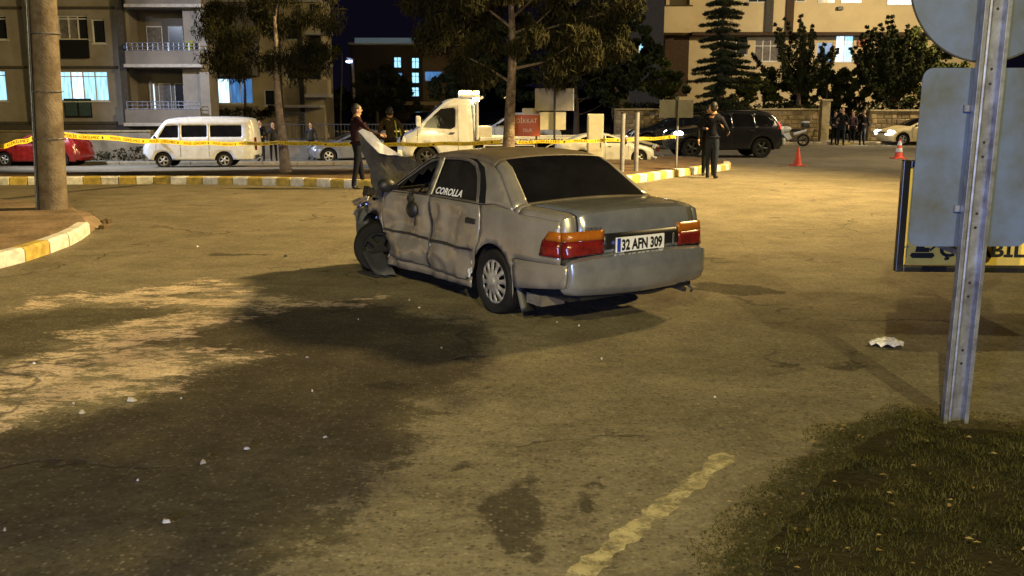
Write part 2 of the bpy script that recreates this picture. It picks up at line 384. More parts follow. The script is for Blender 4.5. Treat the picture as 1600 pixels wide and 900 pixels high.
# cracks
vo = nd('ShaderNodeTexVoronoi', feature='DISTANCE_TO_EDGE'); vo.inputs['Scale'].default_value = .32
wp = nd('ShaderNodeVectorMath', operation='ADD'); nv = nd('ShaderNodeTexNoise'); nv.inputs['Scale'].default_value = 1.5; nv.inputs['Detail'].default_value = 6; lk(geo.outputs['Position'], nv.inputs['Vector'])
sv = nd('ShaderNodeVectorMath', operation='SCALE'); sv.inputs['Scale'].default_value = 1.3; lk(nv.outputs['Color'], sv.inputs[0]); lk(geo.outputs['Position'], wp.inputs[0]); lk(sv.outputs[0], wp.inputs[1]); lk(wp.outputs[0], vo.inputs['Vector'])
crack = math_('MULTIPLY', mr(vo.outputs['Distance'], .0, .012, 1, 0), mr(nz(.5, 3), .47, .56))
col = mix(math_('MULTIPLY', crack, .7), col, (.03, .025, .02))
sep = nd('ShaderNodeSeparateXYZ'); lk(geo.outputs['Position'], sep.inputs[0])
col = mix(math_('MULTIPLY', math_('MULTIPLY', mr(fine, .60, .78), mr(sep.outputs[1], 13, 8, 0, 1)), .55), col, (.40, .35, .27))
col = mix(math_('MULTIPLY', mask('verge', .55, -.10, .03, nz(6, 12, .8)), .93), col, mix(mr(nz(30, 6, .8), .4, .6), (.020, .017, .008), (.060, .048, .022)))
vs1 = nd('ShaderNodeTexVoronoi'); vs1.inputs['Scale'].default_value = 42; lk(geo.outputs['Position'], vs1.inputs['Vector'])
sc1 = nd('ShaderNodeSeparateColor'); lk(vs1.outputs['Color'], sc1.inputs[0])
col = mix(math_('MULTIPLY', mr(vs1.outputs['Distance'], .48, .30), mr(sc1.outputs[0], .55, 1.0, 0, .38)), col, (.36, .32, .24))
col = mix(math_('MULTIPLY', mr(vs1.outputs['Distance'], .55, .35), mr(sc1.outputs[1], .5, 1.0, 0, .6)), col, (.035, .03, .02))
vfac = math_('ADD', math_('MULTIPLY', math_('SUBTRACT', fine, .5), 1.9), math_('ADD', math_('MULTIPLY', math_('SUBTRACT', clump, .5), 1.5), 1.0))
hv = nd('ShaderNodeHueSaturation'); lk(vfac, hv.inputs['Value']); lk(col, hv.inputs['Color']); col = hv.outputs[0]
lk(col, b.inputs['Base Color'])
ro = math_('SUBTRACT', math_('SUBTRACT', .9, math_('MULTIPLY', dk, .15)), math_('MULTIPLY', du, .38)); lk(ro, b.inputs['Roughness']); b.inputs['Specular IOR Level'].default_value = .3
bp = nd('ShaderNodeBump'); bp.inputs['Strength'].default_value = .55; bp.inputs['Distance'].default_value = .020
ht = math_('ADD', math_('MULTIPLY', fine, .45), math_('ADD', math_('MULTIPLY', mid, 1.3), math_('MULTIPLY', crack, -.8))); lk(ht, bp.inputs['Height']); lk(bp.outputs[0], b.inputs['Normal'])
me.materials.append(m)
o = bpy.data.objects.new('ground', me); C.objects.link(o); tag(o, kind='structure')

def sheet(name, poly, dz, m, kind='structure', sp=.5, fn=None, parent=None, thick=0):
    f = fn or (lambda x, y: (x, y, hz(x, y) + dz))
    o = panel(name, poly, f, m, parent, sp=sp, thick=thick, smooth=False)
    if kind and not parent: tag(o, kind=kind)
    return o
def smooth_line(pts, sp):
    """Catmull-Rom through 2D points, resampled at equal steps"""
    p = [Vector(q) for q in pts]; p = [p[0] * 2 - p[1]] + p + [p[-1] * 2 - p[-2]]; out = []
    for i in range(1, len(p) - 2):
        for k in range(24):
            t = k / 24; out.append(.5 * (2 * p[i] + (p[i + 1] - p[i - 1]) * t + (2 * p[i - 1] - 5 * p[i] + 4 * p[i + 1] - p[i + 2]) * t * t + (3 * p[i] - p[i - 1] - 3 * p[i + 1] + p[i + 2]) * t ** 3))
    out.append(p[-2]); res = [out[0]]; acc = 0
    for a, b_ in zip(out, out[1:]):
        d = (b_ - a).length; 
        while acc + d >= sp:
            t = (sp - acc) / d; a = a + (b_ - a) * t; res.append(a); d = (b_ - a).length; acc = 0
        acc += d
    return res
def kerb(parent, line, hgt, wid, mats, blk, gap=.012, inner=1, seq=None, top0=0):
    pts = smooth_line(line, blk)
    for i, (a, c) in enumerate(zip(pts, pts[1:])):
        d = (c - a).normalized(); nrm = Vector((-d.y, d.x)) * inner
        a2 = a + d * gap; c2 = c - d * gap; q = random.uniform(-.006, .006)
        z = hz(*((a + c) / 2)); mb = MB(); w_ = wid
        b8 = []
        za, zc = hz(*a2), hz(*c2)
        for (p_, zz) in ((a2, za), (c2, zc)):
            for (u, v) in ((0, -.1), (0, hgt - .035), (.03, hgt), (w_, hgt), (w_, -.1)):
                pp = p_ + nrm * (u + q); b8.append((pp.x, pp.y, zz + v + top0))
        fs = [(k, (k + 1) % 5, 5 + (k + 1) % 5, 5 + k) for k in range(5)] + [(4, 3, 2, 1, 0), (5, 6, 7, 8, 9)]
        mb.add(b8, fs); mb.build('kerb_block', mats[(seq[i % len(seq)] if seq else i % len(mats))], parent)
    return pts
# median island with yellow and white kerb
med = [tuple(G(*q)[:2]) for q in [(-260, 286), (-120, 288), (0, 289), (150, 288), (300, 288), (430, 290), (545, 294), (660, 299), (770, 301), (880, 297), (985, 287), (1060, 276), (1120, 268)]]
isl = empty('median_island'); tag(isl, kind='structure')
kl = kerb(isl, med, .19, .2, [M['yellow'], M['kwhite']], .42)
back = [tuple(G(*q)[:2]) for q in [(1140, 259), (1120, 254), (1040, 250), (960, 252), (800, 262), (600, 271), (430, 272), (200, 276), (0, 278), (-260, 276)]]
nose = smooth_line([tuple(kl[-1]), tuple(Vector(G(1140, 265)[:2])), tuple(G(1140, 259)[:2])], .4)
kerb(isl, [tuple(p) for p in nose] if len(nose) > 1 else [tuple(kl[-1]), back[0]], .17, .2, [M['kwhite'], M['yellow']], .40)
inner_ = [tuple(p) for p in kl]
sheet('island_soil', inner_ + back, .14, M['earth'], parent=isl, sp=.5, fn=lambda x, y: (x, y, hz(x, y) + .14 + .04 * noise.noise(Vector((x, y, 0)) * 1.3)))
kerb(isl, back, .15, .15, [M['mortar']], 1.2)
# left island with the utility pole
li = empty('corner_island'); tag(li, kind='structure')
ledge = [tuple(G(*q)[:2]) for q in [(-330, 500), (-150, 455), (0, 420), (62, 402), (118, 380), (152, 357)]]
kerb(li, ledge, .17, .16, [M['kwhite'], M['yellow']], .62, seq=[0, 0, 1, 0, 0, 1, 0, 0])
top = [tuple(G(*q)[:2]) for q in [(-330, 500), (-150, 455), (0, 420), (62, 402), (118, 380), (152, 357), (163, 349), (150, 340), (128, 333), (105, 328), (40, 322), (-60, 318), (-330, 315)]]
d0 = np.array(top)
def topz(x, y):
    s = float(sdist(top, np.array([x]), np.array([y]))[0]); return (x, y, hz(x, y) + .14 * min(1, max(0, s) / .14 + (.0)) + .02 * noise.noise(Vector((x, y, 0)) * 2.1) * min(1, max(0, s) * 3) - .01)
sheet('island_surface', top, 0, M['islandtop'], parent=li, sp=.22, fn=topz)
rb = MB()
for i in range(26):
    p = G(random.uniform(112, 170), random.uniform(338, 362)); r = random.uniform(.03, .09)
    rb.ball((p.x, p.y, p.z + r * .3 + (.05 if p.x < -7 else 0)), (r, r * random.uniform(.6, 1), r * .6), 6)
tag(rb.build('rubble', M['earth']), 'crumbled kerb rubble and earth at the tip of the corner island', 'rubble', kind='stuff')
# pavements on the far side
def strip(name, a, b_, y0, y1, dz, m):
    sheet(name, [(a, y0), (b_, y0), (b_, y1), (a, y1)], dz, m, sp=1.0)
pavem = mat('pavement_concrete', (.25, .22, .17), .9, var=.25, scale=1.2, bump=.3)
strip('far_pavement', 8.0, 60, 50.9, 70, .14, pavem)
fk = empty('far_kerb'); tag(fk, kind='structure')
kerb(fk, [(8.0, 50.75), (14, 50.75), (22, 50.75), (30, 50.75)], .14, .15, [M['coping'], M['yellow'], M['coping'], M['coping']], 1.0)
strip('left_pavement', -45, -6, 40.2, 66, .13, pavem)
lkb = empty('left_kerb'); tag(lkb, kind='structure')
kerb(lkb, [(-24, 40.05), (-15, 40.05), (-6, 40.05)], .13, .15, [M['mortar']], 1.5)

# worn painted line near the grass
lm = mat('worn_line_paint', (.62, .54, .34), .8, col2=(.42, .36, .22), scale=6)
nn = lm.node_tree; bs = nn.nodes['Principled BSDF']; tr = nn.nodes.new('ShaderNodeBsdfTransparent'); mx = nn.nodes.new('ShaderNodeMixShader'); no_ = nn.nodes.new('ShaderNodeTexNoise'); no_.inputs['Scale'].default_value = 9; no_.inputs['Detail'].default_value = 8; no_.inputs['Roughness'].default_value = .75
tc_ = nn.nodes.new('ShaderNodeTexCoord'); nn.links.new(tc_.outputs['Object'], no_.inputs['Vector']); rr = nn.nodes.new('ShaderNodeMapRange'); rr.inputs[1].default_value = .38; rr.inputs[2].default_value = .56; rr.inputs[4].default_value = .75
nn.links.new(no_.outputs[0], rr.inputs[0]); nn.links.new(rr.outputs[0], mx.inputs[0]); nn.links.new(tr.outputs[0], mx.inputs[1]); nn.links.new(bs.outputs[0], mx.inputs[2]); nn.links.new(mx.outputs[0], nn.nodes['Material Output'].inputs['Surface'])
ls = smooth_line([tuple(G(*q)[:2]) for q in [(760, 1040), (905, 900), (1010, 812), (1085, 755), (1140, 708)]], .05)
ww = [random.uniform(.03, .05) for _ in ls]; mb = MB()
vs = []
for i, p in enumerate(ls):
    d = (ls[min(i + 1, len(ls) - 1)] - ls[max(i - 1, 0)]).normalized(); nr = Vector((-d.y, d.x)); e = .012 * math.sin(i * .9) + .01 * math.sin(i * 2.3)
    for s_ in (-1, 1): q = p + nr * s_ * (.052 + e + random.uniform(-.006, .006)); vs.append((q.x, q.y, .004))
mb.add(vs, [(2 * i, 2 * i + 1, 2 * i + 3, 2 * i + 2) for i in range(len(ls) - 1)]); tag(mb.build('worn_road_line', lm), kind='structure')

# verge with grass, bottom right
vg = vgp
def vz(x, y):
    s = float(sdist(vg, np.array([x]), np.array([y]))[0]); return (x, y, -.03 + .055 * min(1, max(0, s) / .30) + .012 * noise.noise(Vector((x, y, 0)) * 5))
sheet('grass_verge', vg, 0, M['soil'], sp=.1, fn=vz)
N_ = 90000; vx = rng.uniform(.6, 6.0, N_ * 2); vy = rng.uniform(2.4, 6.4, N_ * 2)
s_ = sdist(vg, vx, vy) + .22 * np.array([noise.noise(Vector((a * 3.2, b_ * 3.2, 5))) for a, b_ in zip(vx, vy)])
cl = np.array([noise.noise(Vector((a * 2.4, b_ * 2.4, 1))) + .5 * noise.noise(Vector((a * 7, b_ * 7, 1))) for a, b_ in zip(vx, vy)])
k = (s_ > -.12) & (rng.uniform(-.75, .25, len(vx)) < cl); vx, vy, s_ = vx[k][:N_], vy[k][:N_], s_[k][:N_]
n_ = len(vx); hh = rng.uniform(.006, .030, n_) * np.clip(.5 + s_ * 2, .5, 1); an = rng.uniform(0, 6.28, n_); ln = rng.uniform(.3, 1.4, n_); zz = np.clip(-.028 + .055 * np.clip(s_ / .30, 0, 1), 0, 1)
dx, dy = np.cos(an), np.sin(an); wd = .0028
tri = np.stack([np.stack([vx - dy * wd, vy + dx * wd, zz], 1), np.stack([vx + dy * wd, vy - dx * wd, zz], 1), np.stack([vx + dx * hh * ln, vy + dy * hh * ln, zz + hh], 1)], 1).reshape(-1, 3)
gm = bpy.data.meshes.new('grass'); gm.from_pydata(tri.tolist(), [], [(3 * i, 3 * i + 1, 3 * i + 2) for i in range(n_)])
tag(link('grass', gm, M['grass']), 'dry short grass on the dark verge around the sign post', 'grass', kind='stuff')
# dead leaves on the verge
lf = MB()
for i in range(260):
    a, c = random.uniform(1.0, 4.5), random.uniform(3.0, 5.9)
    if sdist(vg, np.array([a]), np.array([c]))[0] < -.25: continue
    r = random.uniform(.008, .022); t = random.uniform(0, 6.28); z = .03 if sdist(vg, np.array([a]), np.array([c]))[0] > .1 else .008
    T = Matrix.Translation((a, c, z + .03)) @ Matrix.Rotation(t, 4, 'Z') @ Matrix.Rotation(random.uniform(-.5, .5), 4, 'X')
    lf.add([T @ Vector(q) for q in ((-r, 0, 0), (0, -r * .5, .004), (r, 0, 0), (0, r * .5, .004))], [(0, 1, 2, 3)])
tag(lf.build('fallen_leaves', mat('dead_leaf', (.22, .16, .06), .9)), 'small dry fallen leaves scattered over the grass', 'leaves', kind='stuff')

# ------------------------------------------------------------------ vehicles: surface description
class Shape:
    """outline: closed polyline (x, z) running front bottom -> top -> rear bottom; hw: half width; belt: belt line"""
    def __init__(s, out, hw, belt, lean=.45, r=.07, crown=.03, endcrown=.09, taper=.16, tl=.7, barrel=.02, dent=None, cut=.86):
        s.out = [Vector(p) for p in out]; s.hw, s.belt, s.lean, s.r, s.crown, s.ec, s.taper, s.tl, s.barrel, s.dent, s.cut = hw, belt, lean, r, crown, endcrown, taper, tl, barrel, dent, cut
        s.x1 = max(p.x for p in s.out); s.x0 = min(p.x for p in s.out)
        n = len(s.out); s.nrm = []
        for i in range(n):
            a = s.out[max(i - 1, 0)]; c = s.out[min(i + 1, n - 1)]; d = (c - a).normalized(); s.nrm.append(Vector((-d.y, d.x)) * -1)
        # inward must point to the inside: sample against the centroid
        cen = Vector(((s.x0 + s.x1) / 2, sum(p.y for p in s.out) / n * .8))
        if s.nrm[n // 2].dot(cen - s.out[n // 2]) < 0: s.nrm = [-q for q in s.nrm]
    def Y(s, x, z):
        y = s.hw - s.barrel * ((z - .45) / .5) ** 2
        if z > s.belt: y = s.hw - s.barrel * ((s.belt - .45) / .5) ** 2 - (z - s.belt) * s.lean
        for e in (s.x0, s.x1):
            d = 1 - abs(x - e) / s.tl
            if d > 0: y *= 1 - s.taper * d * d
        return y
    def side(s, sgn=1, off=0):
        def f(x, z):
            y = s.Y(x, z) + off
            if s.dent and sgn > 0: y -= s.dent(x, z)
            return (x, sgn * y, z)
        return f
    def inset(s): return [p + n * s.r for p, n in zip(s.out, s.nrm)]
    def ring(s, i, f=0.0, off=0.0):
        """cross-section at outline position i + f; returns a function of t in -1..1"""
        j = min(i + 1, len(s.out) - 1)
        p = s.out[i].lerp(s.out[j], f); n = s.nrm[i].lerp(s.nrm[j], f).normalized()
        c = s.crown + (s.ec - s.crown) * abs(n.x) ** 2
        def g(t):
            u = max(0, (abs(t) - s.cut) / (1 - s.cut)); q = p + n * (s.r * (1 - math.sqrt(max(0, 1 - u * u)))) - n * c * (1 - t * t) * (1 - u * .0)
            q = q - n * off
            e = p + n * s.r; y = s.Y(e.x, e.y)
            if s.dent and t > .6: y -= s.dent(e.x, e.y) * (t - .6) / .4
            return (q.x, t * y, q.y)
        return g
    def strip(s, name, i0, i1, m, parent, ts=None, off=0, thick=0, t0=-1, t1=1, sub=1):
        T_ = ts or [-1, -.985, -.96, -.92, -.86, -.7, -.45, -.2, 0, .2, .45, .7, .86, .92, .96, .985, 1]
        T_ = sorted({t0, t1} | {t for t in T_ if t0 < t < t1})
        rows = []
        for i in range(i0, i1):
            for k in range(sub): rows.append((i, k / sub))
        rows.append((i1, 0))
        vs = []
        for i, f in rows:
            g = s.ring(i, f, off); vs += [g(t) for t in T_]
        k = len(T_)
        mb = MB(); mb.add(vs, [(a * k + c, a * k + c + 1, (a + 1) * k + c + 1, (a + 1) * k + c) for a in range(len(rows) - 1) for c in range(k - 1)])
        o = mb.build(name, m, parent, True)
        if thick:
            md = o.modifiers.new('t', 'SOLIDIFY'); md.thickness = thick; md.offset = 0
        return o
def chaikin(p, n=1):
    for _ in range(n):
        q = [p[0]]
        for a, b_ in zip(p, p[1:]): q += [(a[0] * .75 + b_[0] * .25, a[1] * .75 + b_[1] * .25), (a[0] * .25 + b_[0] * .75, a[1] * .25 + b_[1] * .75)]
        p = q + [p[-1]]
    return p

def wheel(parent, x, y, r, sgn, w=.19, rim='slots', rimm=None, n=12, steer=0, camber=0, z=None, rr=None):
    """tyre with a rim; the rim faces outwards (sgn)"""
    rimm = rimm or M['hub']; rr = rr or r * (.69 if rim == 'slots' else .64)
    t = MB(); t.lathe([(rr * .97, -w * .42), (rr, -w * .5), (r * .93, -w * .5), (r * .985, -w * .38), (r, -w * .2), (r, w * .2), (r * .985, w * .38), (r * .93, w * .5), (rr + .012, w * .5), (rr, w * .46), (rr * .97, w * .2)], n=32)
    o = t.build('wheel', M['rubber'], parent, True); o.location = (x, y, z if z is not None else r); o.rotation_euler = (R(camber), 0, R(steer))
    f = sgn * w * .40
    def dome(u, v): return (u, f + sgn * .025 * (1 - (math.hypot(u, v) / rr) ** 2), v)
    hs = []
    for k in range(n):
        a = 360 * k / n + 8
        if rim == 'slots':
            a0, a1 = rr * .50, rr * .86; wdt = rr * .085
            hs.append([(math.cos(R(a)) * p - math.sin(R(a)) * q, math.sin(R(a)) * p + math.cos(R(a)) * q) for p, q in ((a0, -wdt * .5), (a0, wdt * .5), ((a0 + a1) / 2, wdt), (a1, wdt * 1.25), (a1 + wdt * .6, 0), (a1, -wdt * 1.25), ((a0 + a1) / 2, -wdt))])
        else:
            h = 180 / n * .70; hs.append([(math.cos(R(a + q)) * p, math.sin(R(a + q)) * p) for p, q in ((rr * .86, -h), (rr * .9, 0), (rr * .86, h), (rr * .36, h * .55), (rr * .36, -h * .55))])
    c = panel('wheel_cover' if rim == 'slots' else 'rim', circle(0, 0, rr, 36), dome, rimm, o, hs, sp=rr * .16, thick=.012, flip=sgn > 0)
    bk = MB(); bk.lathe([(0.001, f - sgn * .05), (rr * .97, f - sgn * .05)], n=24); bk.build('brake_drum', M['under'], o)
    hb = MB(); hb.lathe([(rr * .2, f + sgn * .01), (rr * .19, f + sgn * .034), (rr * .001, f + sgn * .038)], n=16); hb.build('hub_cap', rimm, o, True)
    return o
def arches(bottom_z, x_front, x_rear, xf, xr, ra, zc):
    """bottom edge from the rear to the front with two round arches"""
    def arc(cx):
        a = math.degrees(math.asin((bottom_z - zc) / ra)) if abs(bottom_z - zc) < ra else 0
        return circle(cx, zc, ra, 13, 180 - a, a)
    return [(x_rear, bottom_z)] + arc(xr) + arc(xf) + [(x_front, bottom_z)]
def inner_parts(root, sh, xs_, ra, zc, zb, w_in=.5):
    mb = MB(); mb.box(sh.x0 + .25, sh.x1 - .25, -sh.hw * .7, sh.hw * .7, zb - .04, zb + .10)
    for cx in xs_:
        for sg in (-1, 1):
            n = 14; vs = []
            for k in range(n + 1):
                a = math.pi * k / n
                for yy in (sg * (sh.hw - .03), sg * (sh.hw - .36)): vs.append((cx + math.cos(a) * ra * 1.01, yy, zc + math.sin(a) * ra * 1.01))
            mb.add(vs, [(2 * k, 2 * k + 1, 2 * k + 3, 2 * k + 2) for k in range(n)])
            mb.box(cx - ra, cx + ra, sg * (sh.hw - .37) - .005, sg * (sh.hw - .37) + .005, zc - .12, zc + ra)
    mb.build('underbody', M['under'], root)
def seam(sh, pts, sgn, m, r=.006):
    mb = MB(); f = sh.side(sgn, .001); q = dens(pts + [pts[-1]], .12)
    q = []
    for a, b_ in zip(pts, pts[1:]):
        k = max(1, int(math.hypot(b_[0] - a[0], b_[1] - a[1]) / .12)); q += [(a[0] + (b_[0] - a[0]) * i / k, a[1] + (b_[1] - a[1]) * i / k) for i in range(k)]
    q.append(pts[-1]); mb.tube([f(*p) for p in q], r, 5); return mb

def car(name, label, cat, loc, heading, out, hw, belt, xf, xr, rw, paint, wins, seams=(), segs=(), scale=1, glassm=None, group=None, lean=.45, rim='spokes', nsp=5, rimm=None, zb=.22, lamps=(), mirror=None, handles=(), trimz=None, sides=(1, -1), ec=.09, r=.07, frame=None, plate_txt=None):
    root = empty(name, loc, heading, label, cat, group, scale)
    out = chaikin(out, 1); sh = Shape(out, hw, belt, lean=lean, endcrown=ec, r=r)
    ra = rw * 1.16; ins = sh.inset(); poly = [tuple(p) for p in ins]
    bot = arches(zb, poly[0][0], poly[-1][0], xf, xr, ra, rw)
    outer = poly + bot
    # the strip over the top, cut into its segments
    cuts = sorted(segs, key=lambda q: q[1])
    i = 0; names = []
    def near_i(x, z): return min(range(len(out)), key=lambda k: (out[k][0] - x) ** 2 + (out[k][1] - z) ** 2)
    marks = []
    for (nm, a, c) in segs: marks.append((near_i(*a), near_i(*c), nm))
    marks.sort(); cur = 0
    for a, c, nm in marks:
        if a > cur: sh.strip('body_panel', cur, a, paint, root)
        if 'glass' in nm or 'windscreen' in nm:
            sh.strip('body_panel', a, c, paint, root, t0=-1, t1=-.88); sh.strip('body_panel', a, c, paint, root, t0=.88, t1=1)
            sh.strip(nm, a, c, glassm or M['glass'], root, t0=-.88, t1=.88, off=-.012)
        else: sh.strip(nm, a, c, paint, root)
        cur = c
    if cur < len(out) - 1: sh.strip('body_panel', cur, len(out) - 1, paint, root)
    for sg in (1, -1):
        if sg not in sides:
            panel('side_panel', outer, sh.side(sg), paint, root, [], sp=.3, flip=sg > 0); continue
        panel('side_panel', outer, sh.side(sg), paint, root, wins, sp=.13, thick=.012, flip=sg > 0)
        for wv in wins:
            panel('side_window', wv, sh.side(sg, -.018), glassm or M['glass'], root, [], sp=.25, flip=sg > 0)
        for sm in seams: seam(sh, sm, sg, M['black']).build('door_seam', M['black'], root)
        for hx, hz_ in handles:
            mb = MB(); y = sg * (sh.Y(hx, hz_) + .012); mb.box(hx - .08, hx + .08, y - .012, y + .012, hz_ - .015, hz_ + .015); mb.build('door_handle', M['black'], root, bevel=.006)
        if trimz:
            q = [p for p in poly if abs(p[1] - trimz) < .4]; seam(sh, [(xf - ra - .03, trimz), (xr + ra + .03, trimz)] if xf < xr else [(xr + ra + .03, trimz), (xf - ra - .03, trimz)], sg, M['black']).build('side_trim', M['mottled'], root)
        if mirror:
            mb = MB(); mb.ball((mirror[0], sg * (sh.Y(*mirror) + .10), mirror[1]), (.06, .09, .065), 10); mb.tube([(mirror[0], sg * (sh.Y(*mirror) - .01), mirror[1] - .03), (mirror[0], sg * (sh.Y(*mirror) + .08), mirror[1])], .02, 6); mb.build('wing_mirror', M['black'], root, True)
    for cx in (xf, xr):
        for sg in (1, -1): wheel(root, cx, sg * (hw - .125), rw, sg, rim=rim, n=nsp, rimm=rimm or M['alloy'])
    inner_parts(root, sh, (xf, xr), ra, rw, zb)
    # lamps: (name, z, t0, t1, dz, front?, material)
    for nm, zz, t0, t1, dz, front, lm_ in lamps:
        for sg in (1, -1):
            vs = []; T_ = [t0 + (t1 - t0) * k / 5 for k in range(6)]
            rng_ = range(0, len(out) // 2) if front else range(len(out) - 2, len(out) // 2, -1)
            for q in (zz - dz / 2, zz + dz / 2):
                for i in rng_:
                    a, c = out[i], out[i + 1]
                    if (a[1] - q) * (c[1] - q) <= 0 and a[1] != c[1]:
                        g = sh.ring(i, (q - a[1]) / (c[1] - a[1]), .012); vs += [g(sg * t) for t in T_]; break
            if len(vs) == 12:
                mb = MB(); mb.add(vs, [(k, k + 1, k + 7, k + 6) for k in range(5)]); o_ = mb.build(nm, lm_, root, True); md = o_.modifiers.new('t', 'SOLIDIFY'); md.thickness = .02; md.offset = 0
    return root, sh

# ------------------------------------------------------------------ the wrecked sedan
CARP, CARY = (.515, 8.70, 0), 2.164
def dent(x, z):
    g = lambda cx, cz, sx, sz, d: d * math.exp(-((x - cx) / sx) ** 2 - ((z - cz) / sz) ** 2)
    v = g(1.70, .62, .38, .22, .085) + g(1.22, .55, .16, .40, .050) + g(.78, .66, .26, .20, .045) + g(.42, .38, .16, .14, .060) + g(2.75, .60, .42, .40, .10) + g(1.28, .22, .5, .1, .045) - g(2.05, .74, .14, .12, .035) - g(1.45, .80, .10, .08, .02) + g(2.15, .33, .25, .12, .05) - g(.95, .44, .12, .05, .025)
    k = min(1, max(0, (x - .25) / .3)) * min(1, max(0, (1.0 - z) / .12))
    v += k * (.030 * noise.noise(Vector((x * 3.1, z * 4.2, 2))) + .017 * noise.noise(Vector((x * 8, z * 9, 7))))
    c = min(1, max(0, (x - 2.35) / .35)); v += c * (.09 * noise.noise(Vector((x * 6, z * 6, 3))) + .05 * noise.noise(Vector((x * 14, z * 14, 4))))
    v += -.012 * math.exp(-((z - .535 - .02 * math.sin(x * 5)) / .022) ** 2) * (1 if x > .35 else .4)
    return v
wreck = empty('wrecked_car', CARP, CARY, 'wrecked dusty silver sedan with dented doors, buckled bonnet and collapsed front wheel in the road', 'car')
body = wreck
oo = [(3.02, .30), (3.06, .50), (3.0, .66), (2.88, .74), (2.55, .84), (2.25, .90), (2.12, .945), (1.80, 1.14), (1.50, 1.305), (1.38, 1.345), (1.15, 1.372), (.80, 1.382), (.45, 1.365), (.24, 1.33), (.10, 1.268), (-.12, 1.115), (-.30, .992), (-.36, .980), (-.62, .975), (-.86, .962), (-.922, .940), (-.940, .86), (-.95, .74), (-.955, .625), (-.985, .605), (-1.035, .59), (-1.045, .50), (-1.035, .40), (-1.00, .335), (-.93, .315)]
hs_ = Shape(oo, .835, .93, lean=.47, r=.055, crown=.03, endcrown=.075, taper=.12, tl=.70, barrel=.045, dent=dent, cut=.86)
def ix(x, z): return min(range(len(oo)), key=lambda k: (oo[k][0] - x) ** 2 + (oo[k][1] - z) ** 2)
SP, SC = M['silver'], M['silver_clean']
hs_.strip('roof', 9, 13, M['roofp'], body, thick=.01, sub=3)
for a, c, nm in ((6, 9, 'windscreen'), (13, 16, 'rear_window')):
    hs_.strip(nm, a, c, M['glass'], body, t0=-.84, t1=.84, off=.004, sub=3)
    for s0, s1 in ((-1, -.845), (.845, 1)): hs_.strip('roof_pillar', a, c, SP, body, t0=s0, t1=s1, thick=.01, sub=3)
hs_.strip('parcel_shelf', 13, 16, M['seat'], body, t0=-.8, t1=.8, off=-.12)
hs_.strip('cowl', 5, 6, M['black'], body)
hs_.strip('rear_deck', 16, 17, SP, body, thick=.01)
hs_.strip('boot_lid', 17, 23, SC, body, t0=-.845, t1=.845, off=.006, thick=.012, sub=3)
hs_.strip('boot_gutter', 17, 23, M['black'], body, t0=-.87, t1=.87, off=-.012, sub=2)
for s0, s1 in ((-1, -.862), (.862, 1)): hs_.strip('quarter_top', 17, 23, SP if s1 > 0 else SC, body, t0=s0, t1=s1, thick=.008, sub=3)
hs_.strip('bumper', 24, 29, SC, body, off=.004, thick=.012, sub=3)
hs_.strip('bumper_gap', 23, 24, M['black'], body, off=-.01)
# side regions in (x, z)
belt_ = .955
ins = [tuple(p) for p in hs_.inset()]
def seg(i0, i1): return ins[i0:i1 + 1]
top_line = ins
xa = 0; RA = .335; ZC = .30
quarter = [(.255, belt_ - .015)] + [(.21, .87), (.19, .74), (.235, .62), (.27, .52)] + circle(0, ZC, RA, 15, 42, 185)[0:] + [(-.34, .27)] + [(-.78, .60), (-.93, .62)] + seg(19, 22)[::-1] + seg(16, 18)[::-1] + [ins[16], (-.12, .985), (.12, .955)]
quarter = [(.255, .945), (.215, .86), (.20, .74), (.225, .62), (.29, .53)] + circle(0, ZC, RA, 15, 36, 200) + [(-.345, .555), (-.92, .565), (-.915, .62)] + [ins[22], ins[21], ins[20], ins[19], ins[18], ins[17], ins[16], (.05, .965)]
panel('quarter_panel', quarter, hs_.side(1), SP, body, sp=.05, thick=.01)
panel('quarter_panel', quarter, hs_.side(-1), SC, body, sp=.12, thick=.01, flip=True)
bump_side = [(-.335, .545), (-.345, .33), (-.35, .27), (-.93, .27)] + [ins[28], ins[27], ins[26], ins[25], (-.95, .575), (-.62, .555)]
bump_side = [(-.33, .548), (-.345, .30), ins[29], ins[28], ins[27], ins[26], ins[25], (-.93, .565)]
for sg in (1, -1): panel('bumper_side', bump_side, hs_.side(sg, .002), SC if sg < 0 else SP, body, sp=.06, thick=.01, flip=sg < 0)
for sg in (1, -1):
    mb = seam(hs_, [(-.34, .556), (-.92, .568)], sg, M['black'], .008); mb.build('bumper_trim', M['black'], body)
# doors
rd = [(1.195, .95), (1.20, .55), (1.205, .245), (.50, .235), (.40, .33), (.335, .46), (.285, .545), (.235, .62), (.215, .74), (.23, .86), (.265, .945)]
fd = [(2.12, .93), (2.17, .80), (2.15, .50), (2.12, .25), (1.22, .245), (1.213, .55), (1.215, .95)]
dr = panel('rear_door', rd, hs_.side(1), SP, body, sp=.032, thick=.012)
df = panel('front_door', fd, hs_.side(1), SP, body, sp=.032, thick=.012)
df['label'] = 'crushed front door with buckled skin'
dr['label'] = 'dented rear door'
panel('rear_door', rd, hs_.side(-1), SC, body, sp=.15, thick=.012, flip=True); panel('front_door', fd, hs_.side(-1), SC, body, sp=.15, thick=.012, flip=True)
sill = [(2.13, .235), (2.12, .15), (1.2, .155), (.42, .165), (.39, .30), (.48, .225), (1.2, .235)]
sill = [(2.13, .236), (2.12, .15), (1.2, .158), (.40, .175), (.41, .27), (.50, .226), (1.2, .236)]
panel('door_sill', sill, hs_.side(1, -.012), SP, body, sp=.04, thick=.012); panel('door_sill', sill, hs_.side(-1), SC, body, sp=.15, flip=True)
